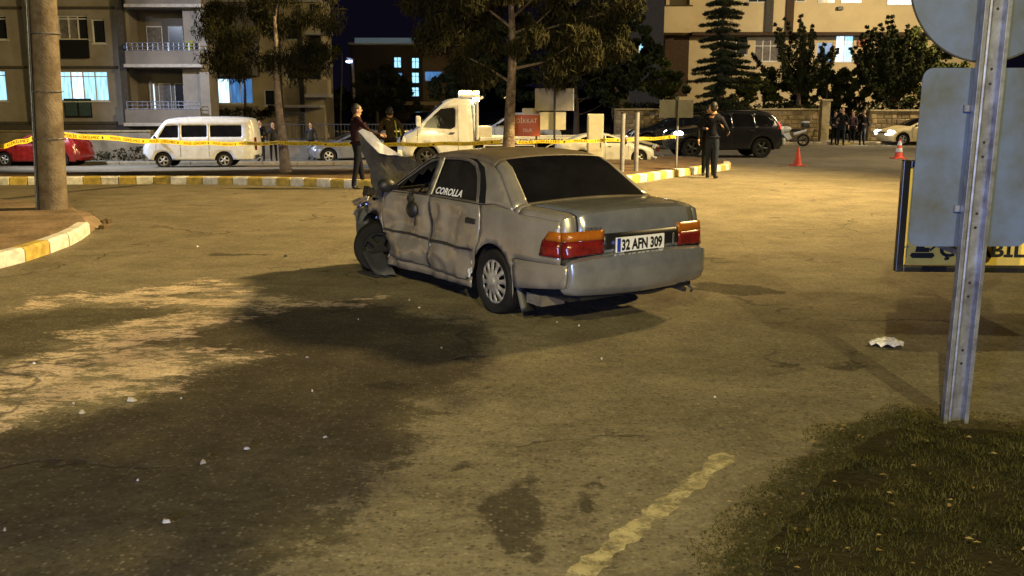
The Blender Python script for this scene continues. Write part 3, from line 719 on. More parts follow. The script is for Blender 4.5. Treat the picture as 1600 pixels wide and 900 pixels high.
fen = [(2.185, .80), (2.145, .925), ins[5], ins[4], ins[3], ins[2], (3.0, .52), (2.86, .47)] + circle(2.465, .33, .36, 14, 25, 200) + [(2.13, .22), (2.165, .5)]
panel('front_wing', fen, hs_.side(1), SP, body, sp=.032, thick=.012)['label'] = 'crumpled front wing torn open over the wheel'
panel('front_wing', fen, hs_.side(-1), SC, body, sp=.1, thick=.012, flip=True)
# inner shell behind the doors, dark cabin
mb = MB(); mb.box(.25, 2.15, -.60, .60, .20, .46); mb.box(-.93, .3, -.5, .5, .32, .60); mb.box(2.15, 2.9, -.5, .5, .30, .66); mb.build('floor_pan', M['under'], body)
for sg in (1, -1):
    panel('inner_shell', [(2.1, .24), (.42, .24), (.3, .5), (.26, .93), (2.1, .93)], lambda x, z: (x, sg * (hs_.Y(x, z) - .16), z), M['under'], body, sp=.2, flip=sg < 0)
def seatm(x, y, nm):
    mb = MB(); mb.box(x - .25, x + .27, y - .25, y + .25, .42, .58)
    T = Matrix.Translation((x - .25, y, .52)) @ Matrix.Rotation(R(-14), 4, 'Y'); mb.box(-.07, .07, -.24, .24, 0, .56, T=T); mb.box(-.05, .05, -.12, .12, .58, .74, T=T)
    return mb.build(nm, M['seat'], body, bevel=.03)
seatm(1.52, .34, 'front_seat'); seatm(1.52, -.34, 'front_seat')
mb = MB(); mb.box(.35, .85, -.6, .6, .40, .56); T = Matrix.Translation((.36, 0, .5)) @ Matrix.Rotation(R(-16), 4, 'Y'); mb.box(-.07, .07, -.6, .6, 0, .50, T=T); mb.build('rear_seat', M['beige'], body, bevel=.03)
mb = MB(); mb.box(2.0, 2.2, -.62, .62, .62, .90); mb.build('dashboard', M['black'], body, bevel=.03)
mb = MB(); mb.tube([(1.93 - .1 * math.cos(a) * .4, .34 + .18 * math.sin(a), .86 + .17 * math.cos(a)) for a in [i * math.pi / 8 for i in range(16)]], .014, 6, closed=True); mb.build('steering_wheel', M['black'], body, True)
# greenhouse frames and glass
fwin = [(2.02, .965), (1.50, 1.262), (1.40, 1.300), (1.262, 1.318), (1.255, .965)]
rwin = [(1.165, .965), (1.168, 1.322), (.92, 1.325), (.70, 1.312), (.56, 1.270), (.455, 1.18), (.375, 1.06), (.325, .965)]
green = [(2.10, .955), ins[7], ins[8], ins[9], ins[10], ins[11], ins[12], ins[13], ins[14], ins[15], ins[16], (.05, .963), (.25, .948)]
green = [(2.13, .935), ins[7], ins[8], ins[9], ins[10], ins[11], ins[12], ins[13], ins[14], ins[15], ins[16], (.05, .968), (.255, .952), (1.2, .957)]
for sg in (1, -1):
    panel('window_frame', green, hs_.side(sg, .0), SP if sg > 0 else SC, body, [fwin, rwin], sp=.06, thick=.014, flip=sg < 0)
    f = (lambda sg: (lambda x, z: (x, sg * (hs_.Y(x, z) - .016), z)))(sg)
    panel('side_window', rwin, f, M['dustglass'], body, sp=.1, flip=sg < 0)
    if sg < 0: panel('side_window', fwin, f, M['glass'], body, sp=.1, flip=True)
    g2 = hs_.side(sg, .010)
    for wv, r_ in ((rwin, .011), (fwin, .008)):
        mb = MB(); q = dens(wv, .06); mb.tube([(x, sg * (hs_.Y(x, z) + .008), z) for x, z in q], r_, 6, closed=True); mb.build('window_trim', M['chrome'] if wv is rwin else M['trim'], body, True)
    blk = [(.28, .965), (.34, 1.08), (.43, 1.21), (.55, 1.30), (.69, 1.335), (.80, 1.341), (.58, 1.335), (.40, 1.27), (.26, 1.12), (.17, .965)]
    panel('quarter_trim', blk, lambda x, z: (x, sg * (hs_.Y(x, z) + .017), z), M['trim'], body, sp=.05, flip=sg < 0)
# broken front window: shards left along the frame and cracked film hanging down
jag = [(2.02, .965), (1.50, 1.262), (1.40, 1.30), (1.262, 1.318), (1.26, 1.22), (1.32, 1.24), (1.38, 1.17), (1.47, 1.20), (1.52, 1.13), (1.62, 1.14), (1.66, 1.04), (1.78, 1.07), (1.84, .99), (1.93, 1.0)]
panel('broken_glass', jag, lambda x, z: (x, hs_.Y(x, z) - .02, z), M['dustglass'], body, sp=.1)
mb = MB()  # roof rail along the door tops
q = [ins[7], ins[8], ins[9], ins[10], ins[11], ins[12], ins[13], ins[14]]
mb.tube([(p[0], hs_.Y(p[0], p[1]) + .004, p[1] - .004) for p in q], .011, 6); mb.build('roof_rail', M['chrome'], body, True)
# lettering on the rear door glass
lettering('window_lettering', 'COROLLA', lambda u, v: (1.135 - u - v * .16, hs_.Y(1.135 - u, .985 + v) - .006, .985 + v), .085, M['plate'], body, bold=.003, width=.50)
# door handles, hanging mirror, side trims
mb = MB(); y = hs_.side(1)(.36, .80)[1]; mb.box(.28, .44, y - .01, y + .028, .775, .82); mb.ball((.36, y, .797), (.11, .012, .045), 12); mb.build('door_handle', M['black'], body, bevel=.008)
y = hs_.side(1)(1.50, .80)[1]
mb = MB(); mb.tube([(1.52, y + .01, .99), (1.50, y + .06, .93), (1.47, y + .05, .86)], [.02, .016, .02], 8); mb.ball((1.45, y + .06, .80), (.10, .045, .085), 12); mb.ball((1.52, y + .04, .90), (.06, .03, .05), 8); mb.tube([(1.40, y + .05, .76), (1.37, y + .07, .70), (1.42, y + .05, .64)], .008, 5); mb.build('hanging_mirror', M['black'], body, True)
mb = MB(); y = hs_.Y(2.0, .98); mb.ball((2.02, y + .07, 1.0), (.075, .10, .075), 12); mb.ball((1.95, y + .02, .985), (.12, .03, .03), 8); mb.build('mirror_mount', M['black'], body, True)
mb = MB(); mb.ball((2.0, -y - .08, 1.0), (.06, .10, .07), 12); mb.build('wing_mirror', M['black'], body, True)
for x0, x1 in ((1.22, 2.14), (.33, 1.19), (-.33, -.9)):
    mb = MB(); n = 14; vs = []
    for k in range(n + 1):
        x = x0 + (x1 - x0) * k / n
        for zz in (.520, .545): vs.append(hs_.side(1, .024)(x, zz + .004 * math.sin(x * 9)))
    if x0 > 0: mb.add(vs, [(2 * k, 2 * k + 2, 2 * k + 3, 2 * k + 1) for k in range(n)]); mb.build('side_moulding', M['mottled'], body)
# door edges: dark gap along the B post, small white chips
mb = MB(); mb.tube([hs_.side(1, .016)(1.207, .25 + .7 * k / 10) for k in range(11)], .008, 5); mb.build('door_gap', M['black'], body)
mb = MB()
for cx, cz, r_ in ((1.19, .46, .018), (1.21, .50, .014), (.42, .33, .02), (.41, .40, .02), (.45, .30, .03)):
    p = hs_.side(1, .008)(cx, cz); mb.ball(p, (r_, .006, r_ * 1.6), 8)
mb.build('paint_chip', M['kwhite'], body)
# rear end
def rearfn(off):
    def f(t, z):
        for i in range(20, 24):
            a, c = oo[i], oo[i + 1]
            if c[1] <= z <= a[1]: return hs_.ring(i, (a[1] - z) / (a[1] - c[1]), off)(t)
        return hs_.ring(23, .5, off)(t)
    return f
rf = rearfn(.010)
panel('garnish', [(-.54, .66), (.54, .66), (.54, .795), (-.54, .795)], rearfn(.012), M['trim'], body, sp=.06, flip=True, thick=.012, off=1)
def lampmesh(nm, sg, z0, z1, m_, o_):
    panel(nm, [(sg * .54, z0), (sg * 1.0, z0), (sg * 1.0, z1), (sg * .54, z1)], rearfn(o_), m_, body, sp=.05, flip=sg > 0, thick=.02, off=0)
for sg in (1, -1):
    lampmesh('brake_lamp', sg, .622, .750, M['redlens'], .017); lampmesh('indicator_lamp', sg, .752, .828, M['amber'], .015)
    for zz0, zz1, mm, nm in ((.622, .749, M['redlens'], 'brake_lamp'), (.751, .826, M['amber'], 'indicator_lamp')):
        x0 = -.925; a = -.70 if zz0 < .7 else -.735; b2 = -.725 if zz0 < .7 else -.79
        panel(nm, [(x0, zz0), (a, zz0), (b2, zz1), (x0 + .012, zz1)], hs_.side(sg, .026), mm, body, sp=.05, flip=sg < 0, thick=.012, off=1)
    mb = MB()
    for zz in (.675, .70, .725): mb.box(-.001, .001, -.09, .09, zz - .004, zz + .004)
# number plate
rp = rearfn(.030)
def platept(u, v, o_=0): a = rf(0, .70); return (a[0] - .028 - o_, u, v)
mb = MB(); mb.box(-1.02 - .022, -1.02 + .0, -.262, .262, .645, .765); 
X0 = min(rf(t, .70)[0] for t in (0, .1, -.1)) - .016
mb = MB(); mb.box(X0 - .006, X0 + .012, -.222, .302, .642, .765); pl = mb.build('number_plate', M['plate'], body, bevel=.003)
mb = MB(); mb.box(X0 - .009, X0 - .0065, .262, .298, .648, .760); mb.build('country_band', M['blue'], pl)
lettering('plate_number', '32 AFN 309', lambda u, v: (X0 - .009, .250 - u, .662 + v), .118, M['ink'], pl, bold=.005, width=.445)
mb = MB(); mb.box(X0 - .014, X0 + .0, -.15, .22, .632, .646); mb.build('plate_holder', M['black'], pl)
mb = MB(); mb.box(X0 - .010, X0 + .0, -.335, -.315, .665, .76); mb.build('boot_lock', M['chrome'], body, bevel=.004)
mb = MB(); a = rearfn(.02)(.42, .715); mb.ball(a, (.006, .022, .02), 10); mb.build('reversing_reflector', mat('blue_reflex', (.06, .09, .35), .25), body, True)
bq = rearfn(.012)
lettering('boot_badge', 'COROLLA', lambda u, v: tuple(Vector(bq((.555 - u) / .72, .828 + v)) + Vector((-.004, 0, 0))), .035, M['dark'], body, bold=.001, width=.15)
mb = MB()
for i in range(4): mb.box(-.6, -.35, .1 - .05, .1 + .3, .2, .3)
mb = MB(); mb.ball((-.75, -.28, .27), (.16, .30, .085), 14); mb.tube([(-.86, -.52, .25), (-1.0, -.54, .235)], .022, 10); mb.tube([(-.6, -.1, .27), (.6, -.1, .22)], .025, 8); mb.build('exhaust', M['dark'], body, True)
mb = MB(); mb.tube([(-.93, -.62, .27), (-1.0, -.64, .225), (-.95, -.66, .20)], .012, 6); mb.build('towing_eye', M['dark'], body)
mb = MB(); mb.box(-.92, -.3, -.68, .68, .25, .36); mb.box(-.98, -.90, -.6, .6, .262, .30); mb.build('rear_valance', M['under'], body)
mb = MB()
n = 16
for sg in (1, -1):
    for cx, ra_ in ((0, .325), (2.465, .36)):
        vs = []; mb = MB()
        for k in range(n + 1):
            a = math.pi * k / n
            for yy in (sg * .79, sg * .45): vs.append((cx + math.cos(a) * ra_, yy, .31 + math.sin(a) * ra_))
        mb.add(vs, [(2 * k, 2 * k + 1, 2 * k + 3, 2 * k + 2) for k in range(n)]); mb.build('wheel_housing', M['under'], body)
# mud flap behind the rear wheel
mb = MB(); vs = []; n = 6
for j in range(n + 1):
    for k in range(2): vs.append((-.335 - .02 * math.sin(j / n * 3) - .09 * (j / n) ** 2, .66 + k * .15, .33 - .235 * j / n))
mb.add(vs, [(2 * j, 2 * j + 1, 2 * j + 3, 2 * j + 2) for j in range(n)])
o = mb.build('mud_flap', M['black'], body, True); md = o.modifiers.new('t', 'SOLIDIFY'); md.thickness = .008
mb = MB(); mb.box(-.62, -.40, .50, .74, .165, .255); mb.ball((-.52, .72, .20), (.09, .02, .05), 8); mb.build('torn_lower_panel', M['bare'], body, bevel=.02)
# wheels
wheel(wreck, 0, .735, .292, 1, rim='slots'); wheel(wreck, 0, -.735, .292, -1, rim='slots'); wheel(wreck, 2.465, -.70, .285, -1, rim='slots')
wheel(wreck, 2.50, .70, .285, 1, steer=62, camber=-8, rim='spokes', n=5, rimm=M['under'])
# torn wheel-arch liner hanging to the road
def liner(u, v):
    x = 2.78 - .10 * u - .55 * v ** 2.2 + .05 * noise.noise(Vector((u * 3, v * 4, 1))); y = .80 + .05 * math.sin(u * 5 + v * 3) + .10 * v - .12 * abs(u) ; z = .70 - .66 * v + .03 * noise.noise(Vector((u * 4, v * 4, 5)))
    return (x + u * (.13 + .18 * v) , y, max(.012, z))
panel('torn_arch_liner', [(-1, 0), (1, 0), (1.0, .5), (.8, 1), (-.9, 1.0), (-1, .5)], liner, M['plastic'], body, sp=.09, thick=.01)
mb = MB(); mb.box(2.2, 2.62, .70, .78, .012, .03, T=Matrix.Rotation(R(4), 4, 'Z')); mb.box(2.1, 2.35, .78, .84, .012, .022); mb.build('hanging_trim', M['plastic'], body, bevel=.005)
# engine bay wreckage
rs = random.Random(3)
for i in range(26):
    x, y, z = rs.uniform(2.3, 2.95), rs.uniform(-.55, .62), rs.uniform(.50, .88)
    T = Matrix.Translation((x, y, z)) @ Matrix.Rotation(rs.uniform(-1, 1), 4, 'Z') @ Matrix.Rotation(rs.uniform(-.6, .6), 4, 'X')
    mb = MB(); a, b2, c = (rs.uniform(.03, .14) for _ in range(3)); mb.box(-a, a, -b2, b2, -c * .6, c * .6, T=T)
    mb.build(('engine_block' if i < 6 else 'bent_bracket'), M['engine'] if i % 4 else M['bare'], body, bevel=.012)
mb = MB()
for i in range(7):
    p = [(rs.uniform(2.3, 2.9), rs.uniform(-.5, .7), rs.uniform(.6, .95)) for _ in range(4)]; mb.tube(p, rs.uniform(.008, .02), 6)
mb.build('loose_hose', M['black'], body, True)
def crumple(nm, pts, m_, amp=.03, sp=.09, seed=0, parent=None, thick=.006):
    """sheet metal between four corner points, buckled"""
    a, b2, c, d = [Vector(p) for p in pts]; nr = (b2 - a).cross(d - a).normalized()
    def f(u, v):
        p = a * (1 - u) * (1 - v) + b2 * u * (1 - v) + c * u * v + d * (1 - u) * v
        return p + nr * amp * (noise.noise(Vector((u * 3 + seed, v * 3, 0))) * 2 + abs(noise.noise(Vector((u * 7, v * 7 + seed, 2)))) * .8)
    return panel(nm, [(0, 0), (1, 0), (1, 1), (0, 1)], f, m_, parent or body, sp=sp, thick=thick)
crumple('bent_inner_wing', [(2.35, .78, .86), (2.98, .70, .72), (3.0, .55, .82), (2.4, .6, .93)], SP, .05, seed=2)
crumple('bent_inner_wing', [(2.9, .79, .45), (3.06, .6, .40), (3.04, .55, .78), (2.92, .76, .76)], M['bare'], .05, seed=5)
crumple('torn_wing_edge', [(2.55, .79, .80), (2.95, .77, .70), (2.97, .81, .76), (2.55, .82, .845)], M['bare'], .03, seed=9)
crumple('crushed_front_panel', [(3.02, .7, .38), (3.0, -.7, .36), (2.95, -.68, .72), (2.98, .68, .74)], SC, .10, seed=4)
# the bonnet, folded up by the impact: a buckled sheet standing over the cowl
ca, sa = math.cos(CARY), math.sin(CARY)
def w2c(p): d = Vector(p) - Vector(CARP); return Vector((d.x * ca + d.y * sa, -d.x * sa + d.y * ca, d.z))
def rayplane(px, py, x0, k):
    """point of the leaning sheet x = x0 + k (z - .92) + .12 (.7 - y) seen at the pixel, in the car's frame"""
    o_ = w2c((0, 0, HC)); d = w2c(at(px, py, 10)) - o_
    g = lambda p: p.x - x0 - k * (p.z - .92) - .10 * (.7 - p.y)
    t = -g(o_) / (g(o_ + d) - g(o_)); return o_ + d * t
def sheetfrom(nm, pix, x0, k, m_, amp, sp, thick, seed, par):
    cen = rayplane(610, 280, x0, k)
    # local frame: u across the car (y), v up (z)
    pts = [rayplane(a, b_, x0, k) for a, b_ in pix]; poly = [(p.y, p.z) for p in pts]
    def f(u, v):
        x = x0 + k * (v - .92) + .10 * (.7 - u)
        x += amp * (noise.noise(Vector((u * 2.2 + seed, v * 2.2, 0))) + .35 * noise.noise(Vector((u * 6, v * 6 + seed, 1)))) + .18 * (u - .35) ** 2
        return (x, u, v)
    return panel(nm, poly, f, m_, par, sp=sp * 1.7, thick=thick, smooth=False)
bon = sheetfrom('bonnet', [(606, 326), (592, 312), (584, 288), (583, 266), (570, 238), (562, 206), (568, 204), (580, 222), (597, 240), (628, 244), (655, 254), (690, 266), (760, 268), (740, 330), (660, 336)], 2.28, .30, M['hood'], .12, .05, .012, 1, body)
sheetfrom('folded_bonnet_edge', [(564, 206), (569, 202), (583, 208), (600, 226), (627, 243), (606, 243), (593, 240), (576, 222)], 2.24, .30, M['hoodin'], .10, .04, .012, 1, bon)
crumple('bonnet_hinge', [(2.2, .70, .90), (2.55, .74, .92), (2.5, .62, 1.02), (2.22, .6, .98)], M['hood'], .06, seed=7)

# ------------------------------------------------------------------ other vehicles
def hdg(a): return R(a)
HATCH = dict(out=[(3.22, .26), (3.30, .45), (3.22, .62), (2.95, .78), (2.35, .93), (2.15, .98), (1.35, 1.40), (.9, 1.48), (.2, 1.46), (-.35, 1.36), (-.62, 1.05), (-.68, .80), (-.76, .6), (-.76, .4), (-.68, .28)],
    hw=.86, belt=.95, xf=2.52, xr=0, rw=.31, wins=[[(2.02, .99), (1.42, 1.31), (1.05, 1.36), (1.05, .99)], [(.98, .99), (.98, 1.36), (.3, 1.35), (-.2, 1.20), (-.05, 1.02)]],
    segs=[('windscreen', (2.15, .98), (1.35, 1.40)), ('rear_window', (-.35, 1.36), (-.62, 1.05))], seams=[[(1.02, .98), (1.02, .3)], [(2.1, .95), (2.08, .4), (2.0, .3)], [(-.02, 1.0), (.1, .7), (.36, .5)]], handles=[(1.2, .82), (.22, .84)], mirror=(1.98, 1.0))
p = G(112, 268); q = G(16, 271)
h = math.atan2(q.y - p.y, q.x - p.x)
p = at(112, 268, 39.2); p.z = hz(p.x, 39.2)
red, _ = car('parked_car', 'dark red hatchback parked by the retaining wall behind the utility pole', 'car', p, R(178), paint=M['red'], lamps=[('headlight', .68, .55, .97, .12, True, M['clearlens']), ('tail_lamp', .88, .72, .99, .22, False, M['redlens'])], scale=.93, **HATCH)
# white minibus
VAN = dict(out=[(3.05, .34), (3.12, .55), (3.10, .82), (2.95, 1.08), (2.75, 1.18), (2.28, 1.82), (2.05, 1.93), (1.2, 1.99), (0, 1.99), (-.95, 1.95), (-1.14, 1.85), (-1.22, 1.2), (-1.24, .6), (-1.20, .36)],
    hw=.86, belt=1.15, xf=2.35, xr=0, rw=.31, lean=.16, zb=.33,
    wins=[rrect(1.62, 2.45, 1.20, 1.66, .06) if 0 else [(2.50, 1.20), (2.20, 1.66), (1.72, 1.68), (1.72, 1.20)], rrect(.62, 1.60, 1.22, 1.68, .05), rrect(-.72, .50, 1.22, 1.68, .05)],
    segs=[('windscreen', (2.75, 1.18), (2.28, 1.82)), ('rear_window', (-1.14, 1.85), (-1.22, 1.2))], seams=[[(1.66, 1.75), (1.66, .45)], [(2.58, 1.1), (2.6, .75)], [(.56, 1.75), (.56, .45)]], handles=[(1.78, 1.02), (1.45, 1.02)], mirror=(2.6, 1.22))
p = at(357, 257, 37.6); p.z = hz(p.x, p.y)
van, vs_ = car('parked_van', 'white minibus parked along the far kerb under the left apartment block', 'van', p, R(186), paint=M['white'], rimm=M['hub'], lamps=[('headlight', .78, .6, .95, .16, True, M['clearlens']), ('tail_lamp', .95, .85, .99, .5, False, M['redlens'])], scale=.97, **VAN)
mb = MB()
for sg in (1, -1): seam(vs_, [(-.75, 1.02), (.3, 1.0)], sg, M['black'], .018).build('side_stripe', M['dark'], van)
mb = MB(); mb.box(-1.30, -1.22, -.8, .8, .38, .52); mb.box(3.06, 3.16, -.82, .82, .38, .56); mb.build('bumper', M['black'], van, bevel=.02)

# dark sedan, three-quarter to the camera
SEDAN = dict(out=[(3.30, .26), (3.40, .42), (3.36, .66), (3.15, .80), (2.45, .95), (2.25, 1.0), (1.45, 1.36), (1.0, 1.43), (.4, 1.42), (-.05, 1.33), (-.62, 1.06), (-1.02, 1.02), (-1.10, .85), (-1.16, .5), (-1.05, .28)],
    hw=.90, belt=.97, xf=2.68, xr=0, rw=.33, wins=[[(2.12, 1.01), (1.50, 1.30), (1.15, 1.35), (1.15, 1.01)], [(1.08, 1.01), (1.08, 1.35), (.45, 1.35), (0, 1.22), (-.15, 1.03)]],
    segs=[('windscreen', (2.25, 1.0), (1.45, 1.36)), ('rear_window', (-.05, 1.33), (-.62, 1.06))], seams=[[(1.11, 1.0), (1.11, .3)], [(2.2, .98), (2.16, .4)]], handles=[(1.3, .84), (.3, .85)], mirror=(2.05, 1.02))
p = at(1100, 240, 45.5); p.z = hz(p.x, p.y)
car('dark_car', 'unlit black car with sloping windscreen half hidden by the black sport utility car', 'car', p, R(181), paint=M['blackp'], rimm=M['dark'], lamps=[('headlight', .70, .60, .97, .14, True, M['clearlens']), ('tail_lamp', .85, .6, .97, .15, False, M['redlens'])], scale=1.08, **SEDAN)
SUV = dict(out=[(3.22, .34), (3.32, .55), (3.28, .85), (3.1, 1.02), (2.45, 1.10), (2.25, 1.15), (1.55, 1.60), (1.1, 1.70), (.2, 1.70), (-.35, 1.64), (-.62, 1.40), (-.74, 1.08), (-.80, .75), (-.82, .5), (-.72, .34)],
    hw=.92, belt=1.10, xf=2.62, xr=0, rw=.37, zb=.33, wins=[[(2.12, 1.15), (1.60, 1.50), (1.18, 1.57), (1.18, 1.15)], [(1.10, 1.15), (1.10, 1.58), (.38, 1.57), (.30, 1.17)], [(.22, 1.18), (.28, 1.56), (-.20, 1.50), (-.40, 1.28), (-.35, 1.2)]],
    segs=[('windscreen', (2.25, 1.15), (1.55, 1.60)), ('rear_window', (-.35, 1.64), (-.74, 1.08))], seams=[[(1.14, 1.14), (1.14, .4)], [(2.2, 1.1), (2.16, .5)], [(.26, 1.14), (.42, .7)]], handles=[(1.3, .98), (.4, .99)], mirror=(2.05, 1.18))
p = at(1177, 241, 36.6); p.z = hz(p.x, p.y)
suv, ssh = car('dark_suv', 'black sport utility car with bright headlamps and white rear bumper beside the police motorcycle', 'car', p, R(185), paint=M['blackp'], rimm=M['dark'], lamps=[('headlight', .85, .6, .97, .15, True, M['clearlens']), ('tail_lamp', 1.18, .80, .99, .24, False, M['tail'])], scale=1.02, **SUV)
mb = MB(); mb.box(-.93, -.80, -.80, .80, .45, .72); mb.build('rear_bumper', M['white'], suv, bevel=.05)
p = at(1400, 228, 50.3); p.z = hz(p.x, p.y)
tx, tsh = car('taxi', 'cream yellow sedan with bright headlights driving in from the right edge', 'car', p - Vector((math.cos(R(187)), math.sin(R(187)), 0)) * 2.55, R(187), paint=M['cream'], rimm=M['alloy'], lamps=[('headlight', .66, .55, .97, .20, True, M['headw']), ('tail_lamp', .85, .6, .97, .15, False, M['redlens'])], scale=1.0, **SEDAN)
mb = MB(); mb.box(3.37, 3.44, -.45, .45, .55, .70); mb.build('grille', M['black'], tx, bevel=.02)
# small dark car far up the road, pale car behind the men
p = at(661, 192, 92); p.z = hz(0, 60)
car('distant_car', 'small dark car far up the lit road', 'car', p, R(262), paint=M['blackp'], lamps=[('tail_lamp', .88, .6, .97, .14, False, M['redlens'])], sides=(), **HATCH)
p = at(600, 232, 44); p.z = hz(p.x, p.y)
car('pale_car', 'pale silver car standing behind the two men by the tape', 'car', p, R(200), paint=M['silver_clean'], lamps=[('headlight', .70, .6, .95, .14, True, M['clearlens'])], **SEDAN)
p = at(846, 226, 43.5); p.z = hz(p.x, p.y)
car('white_pickup', 'white car standing behind the tow truck, mostly hidden by its bed', 'car', p, R(184), paint=M['white'], lamps=[('tail_lamp', 1.0, .7, .97, .2, False, M['redlens'])], **SUV)

# tow truck: cab, flat bed, lit light bar
p = at(665, 259, 33.2); p.z = hz(p.x, p.y) ; TH = R(186)
fw_ = Vector((math.cos(TH), math.sin(TH), 0))
truck = empty('tow_truck', p - fw_ * 3.7, TH, 'white flatbed recovery truck with lit amber light bar behind the median', 'tow truck')
W_ = 1.0
tout = chaikin([(4.55, .38), (4.62, .6), (4.58, .92), (4.35, 1.12), (4.05, 1.28), (3.15, 2.12), (2.9, 2.27), (2.5, 2.32), (2.22, 2.30), (2.10, 2.2), (2.08, 1.4), (2.08, .45)], 1)
tsh_ = Shape(tout, 1.0, 1.30, lean=.14, endcrown=.10, r=.08, taper=.12)
tpoly = [tuple(q) for q in tsh_.inset()]; touter = tpoly + [(2.15, .42)] + circle(3.7, .38, .44, 13, 175, 5) + [(4.45, .38)]
wv = [(3.78, 1.36), (3.60, 1.62), (3.22, 1.97), (2.75, 2.02), (2.68, 1.95), (2.70, 1.38), (2.85, 1.30)]
for sg in (1, -1):
    panel('cab_side', touter, tsh_.side(sg), M['white'], truck, [wv], sp=.12, thick=.015, flip=sg > 0)
    panel('side_window', wv, tsh_.side(sg, -.02), M['glass'], truck, sp=.3, flip=sg > 0)
    for sm in ([(2.6, 2.1), (2.6, .5)], [(3.95, 1.3), (3.98, .9), (4.1, .8)]): seam(tsh_, sm, sg, M['black'], .008).build('door_seam', M['black'], truck)
    mb = MB(); mb.box(3.85, 4.0, sg * 1.06 - .09, sg * 1.06 + .09, 1.38, 1.72); mb.box(3.78, 3.84, sg * 1.0 - .05, sg * 1.0 + .05, 1.42, 1.5); mb.build('wing_mirror', M['whiteold'], truck, bevel=.03)
    mb = MB(); mb.box(2.72, 2.88, sg * 1.0 - .02, sg * 1.0 + .02, 1.16, 1.20); mb.build('door_handle', M['black'], truck)
def nearest(o_, x, z): return min(range(len(o_)), key=lambda k: (o_[k][0] - x) ** 2 + (o_[k][1] - z) ** 2)
a, c = nearest(tout, 4.0, 1.3), nearest(tout, 3.15, 2.1)
tsh_.strip('bonnet', 0, a, M['white'], truck); tsh_.strip('windscreen', a, c, M['glass'], truck, t0=-.88, t1=.88, off=-.01)
for s0, s1 in ((-1, -.88), (.88, 1)): tsh_.strip('windscreen_pillar', a, c, M['white'], truck, t0=s0, t1=s1)
tsh_.strip('cab_roof', c, len(tout) - 1, M['white'], truck)
mb = MB(); mb.box(4.5, 4.68, -.95, .95, .36, .62); mb.build('front_bumper', M['whiteold'], truck, bevel=.04)
for sg in (1, -1): mb = MB(); mb.ball((4.42, sg * .82, .92), (.14, .13, .16), 10); mb.build('headlight', M['clearlens'], truck, True)
mb = MB(); mb.box(1.85, 2.50, -.75, .75, 2.34, 2.45); bar = mb.build('light_bar', M['whiteold'], truck, bevel=.02)
for k in range(4): mb = MB(); mb.box(1.87, 2.49, -.7 + k * .37, -.42 + k * .37, 2.45, 2.58); mb.build('beacon', M['beacon'], bar, bevel=.03)
mb = MB(); mb.box(1.85, 2.0, .40, .62, 2.22, 2.40); mb.build('work_lamp', M['worklamp'], truck, bevel=.02)
mb = MB(); mb.box(1.85, 2.0, -.62, -.40, 2.22, 2.40); mb.build('work_lamp', M['worklamp'], truck, bevel=.02)
# headboard frame behind the cab, bed, rails, side boards
for sg in (1, -1): mb = MB(); mb.tube([(1.95, sg * .9, .95), (1.95, sg * .9, 2.25), (1.75, sg * .75, 2.36)], .045, 6); mb.build('headboard_post', M['white'], truck)
mb = MB(); mb.box(1.45, 1.90, -.85, .85, 1.0, 1.38); mb.build('tool_box', M['boxgrey'], truck, bevel=.02)
mb = MB(); mb.box(1.92, 1.98, -.88, .88, 2.1, 2.2); mb.box(1.92, 1.98, -.88, .88, 1.75, 1.82); mb.build('headboard_rail', M['white'], truck)
mb = MB(); mb.box(-3.55, 1.9, -1.08, 1.08, .86, .98); mb.add([(-3.55, -1.08, .98), (-3.55, 1.08, .98), (-3.55, 1.08, .86), (-3.55, -1.08, .86), (-4.3, -1.08, .74), (-4.3, 1.08, .74), (-4.3, 1.08, .68), (-4.3, -1.08, .68)], [(0, 1, 5, 4), (3, 7, 6, 2), (0, 4, 7, 3), (1, 2, 6, 5), (4, 5, 6, 7)]); mb.build('flat_bed', M['boxgrey'], truck)
for sg in (1, -1):
    mb = MB(); mb.box(-3.5, 1.88, sg * 1.10 - .02, sg * 1.10 + .02, .84, 1.03); mb.build('bed_rail', M['white'], truck, bevel=.008)
    for a, c in ((-.0, 1.75), (-3.2, -1.55)):
        mb = MB()
        for z in (.42, .74): mb.box(a, c, sg * 1.02 - .02, sg * 1.02 + .02, z, z + .05)
        for x in (a, c - .05): mb.box(x, x + .05, sg * 1.02 - .018, sg * 1.02 + .018, .47, .74)
        mb.build('side_guard', M['white'], truck)
    mb = MB(); n = 12; vs = []
    for k in range(n + 1):
        t = math.pi * k / n
        for yy in (sg * .72, sg * 1.06): vs.append((-.75 + math.cos(t) * .52, yy, .36 + math.sin(t) * .46))
    mb.add(vs, [(2 * k, 2 * k + 1, 2 * k + 3, 2 * k + 2) for k in range(n)]); o = mb.build('mudguard', M['white'], truck, True); o.modifiers.new('t', 'SOLIDIFY').thickness = .03
lettering('bed_lettering', 'SOS OTO KURTARMA', lambda u, v: (1.2 - u, 1.122, .875 + v), .14, M['dark'], truck, bold=.003, width=2.2)
mb = MB(); mb.box(-3.6, 4.2, -.4, .4, .45, .84); mb.build('chassis', M['under'], truck)
for cx in (3.7, -.75):
    for sg in (1, -1): wheel(truck, cx, sg * .88, .36, sg, rim='spokes', n=6, rimm=M['dark'], w=.24)
mb = MB()
for sg in (1, -1): mb.box(-4.34, -4.28, sg * .9 - .12, sg * .9 + .12, .52, .66)
mb.build('tail_lamp', M['redlens'], truck)
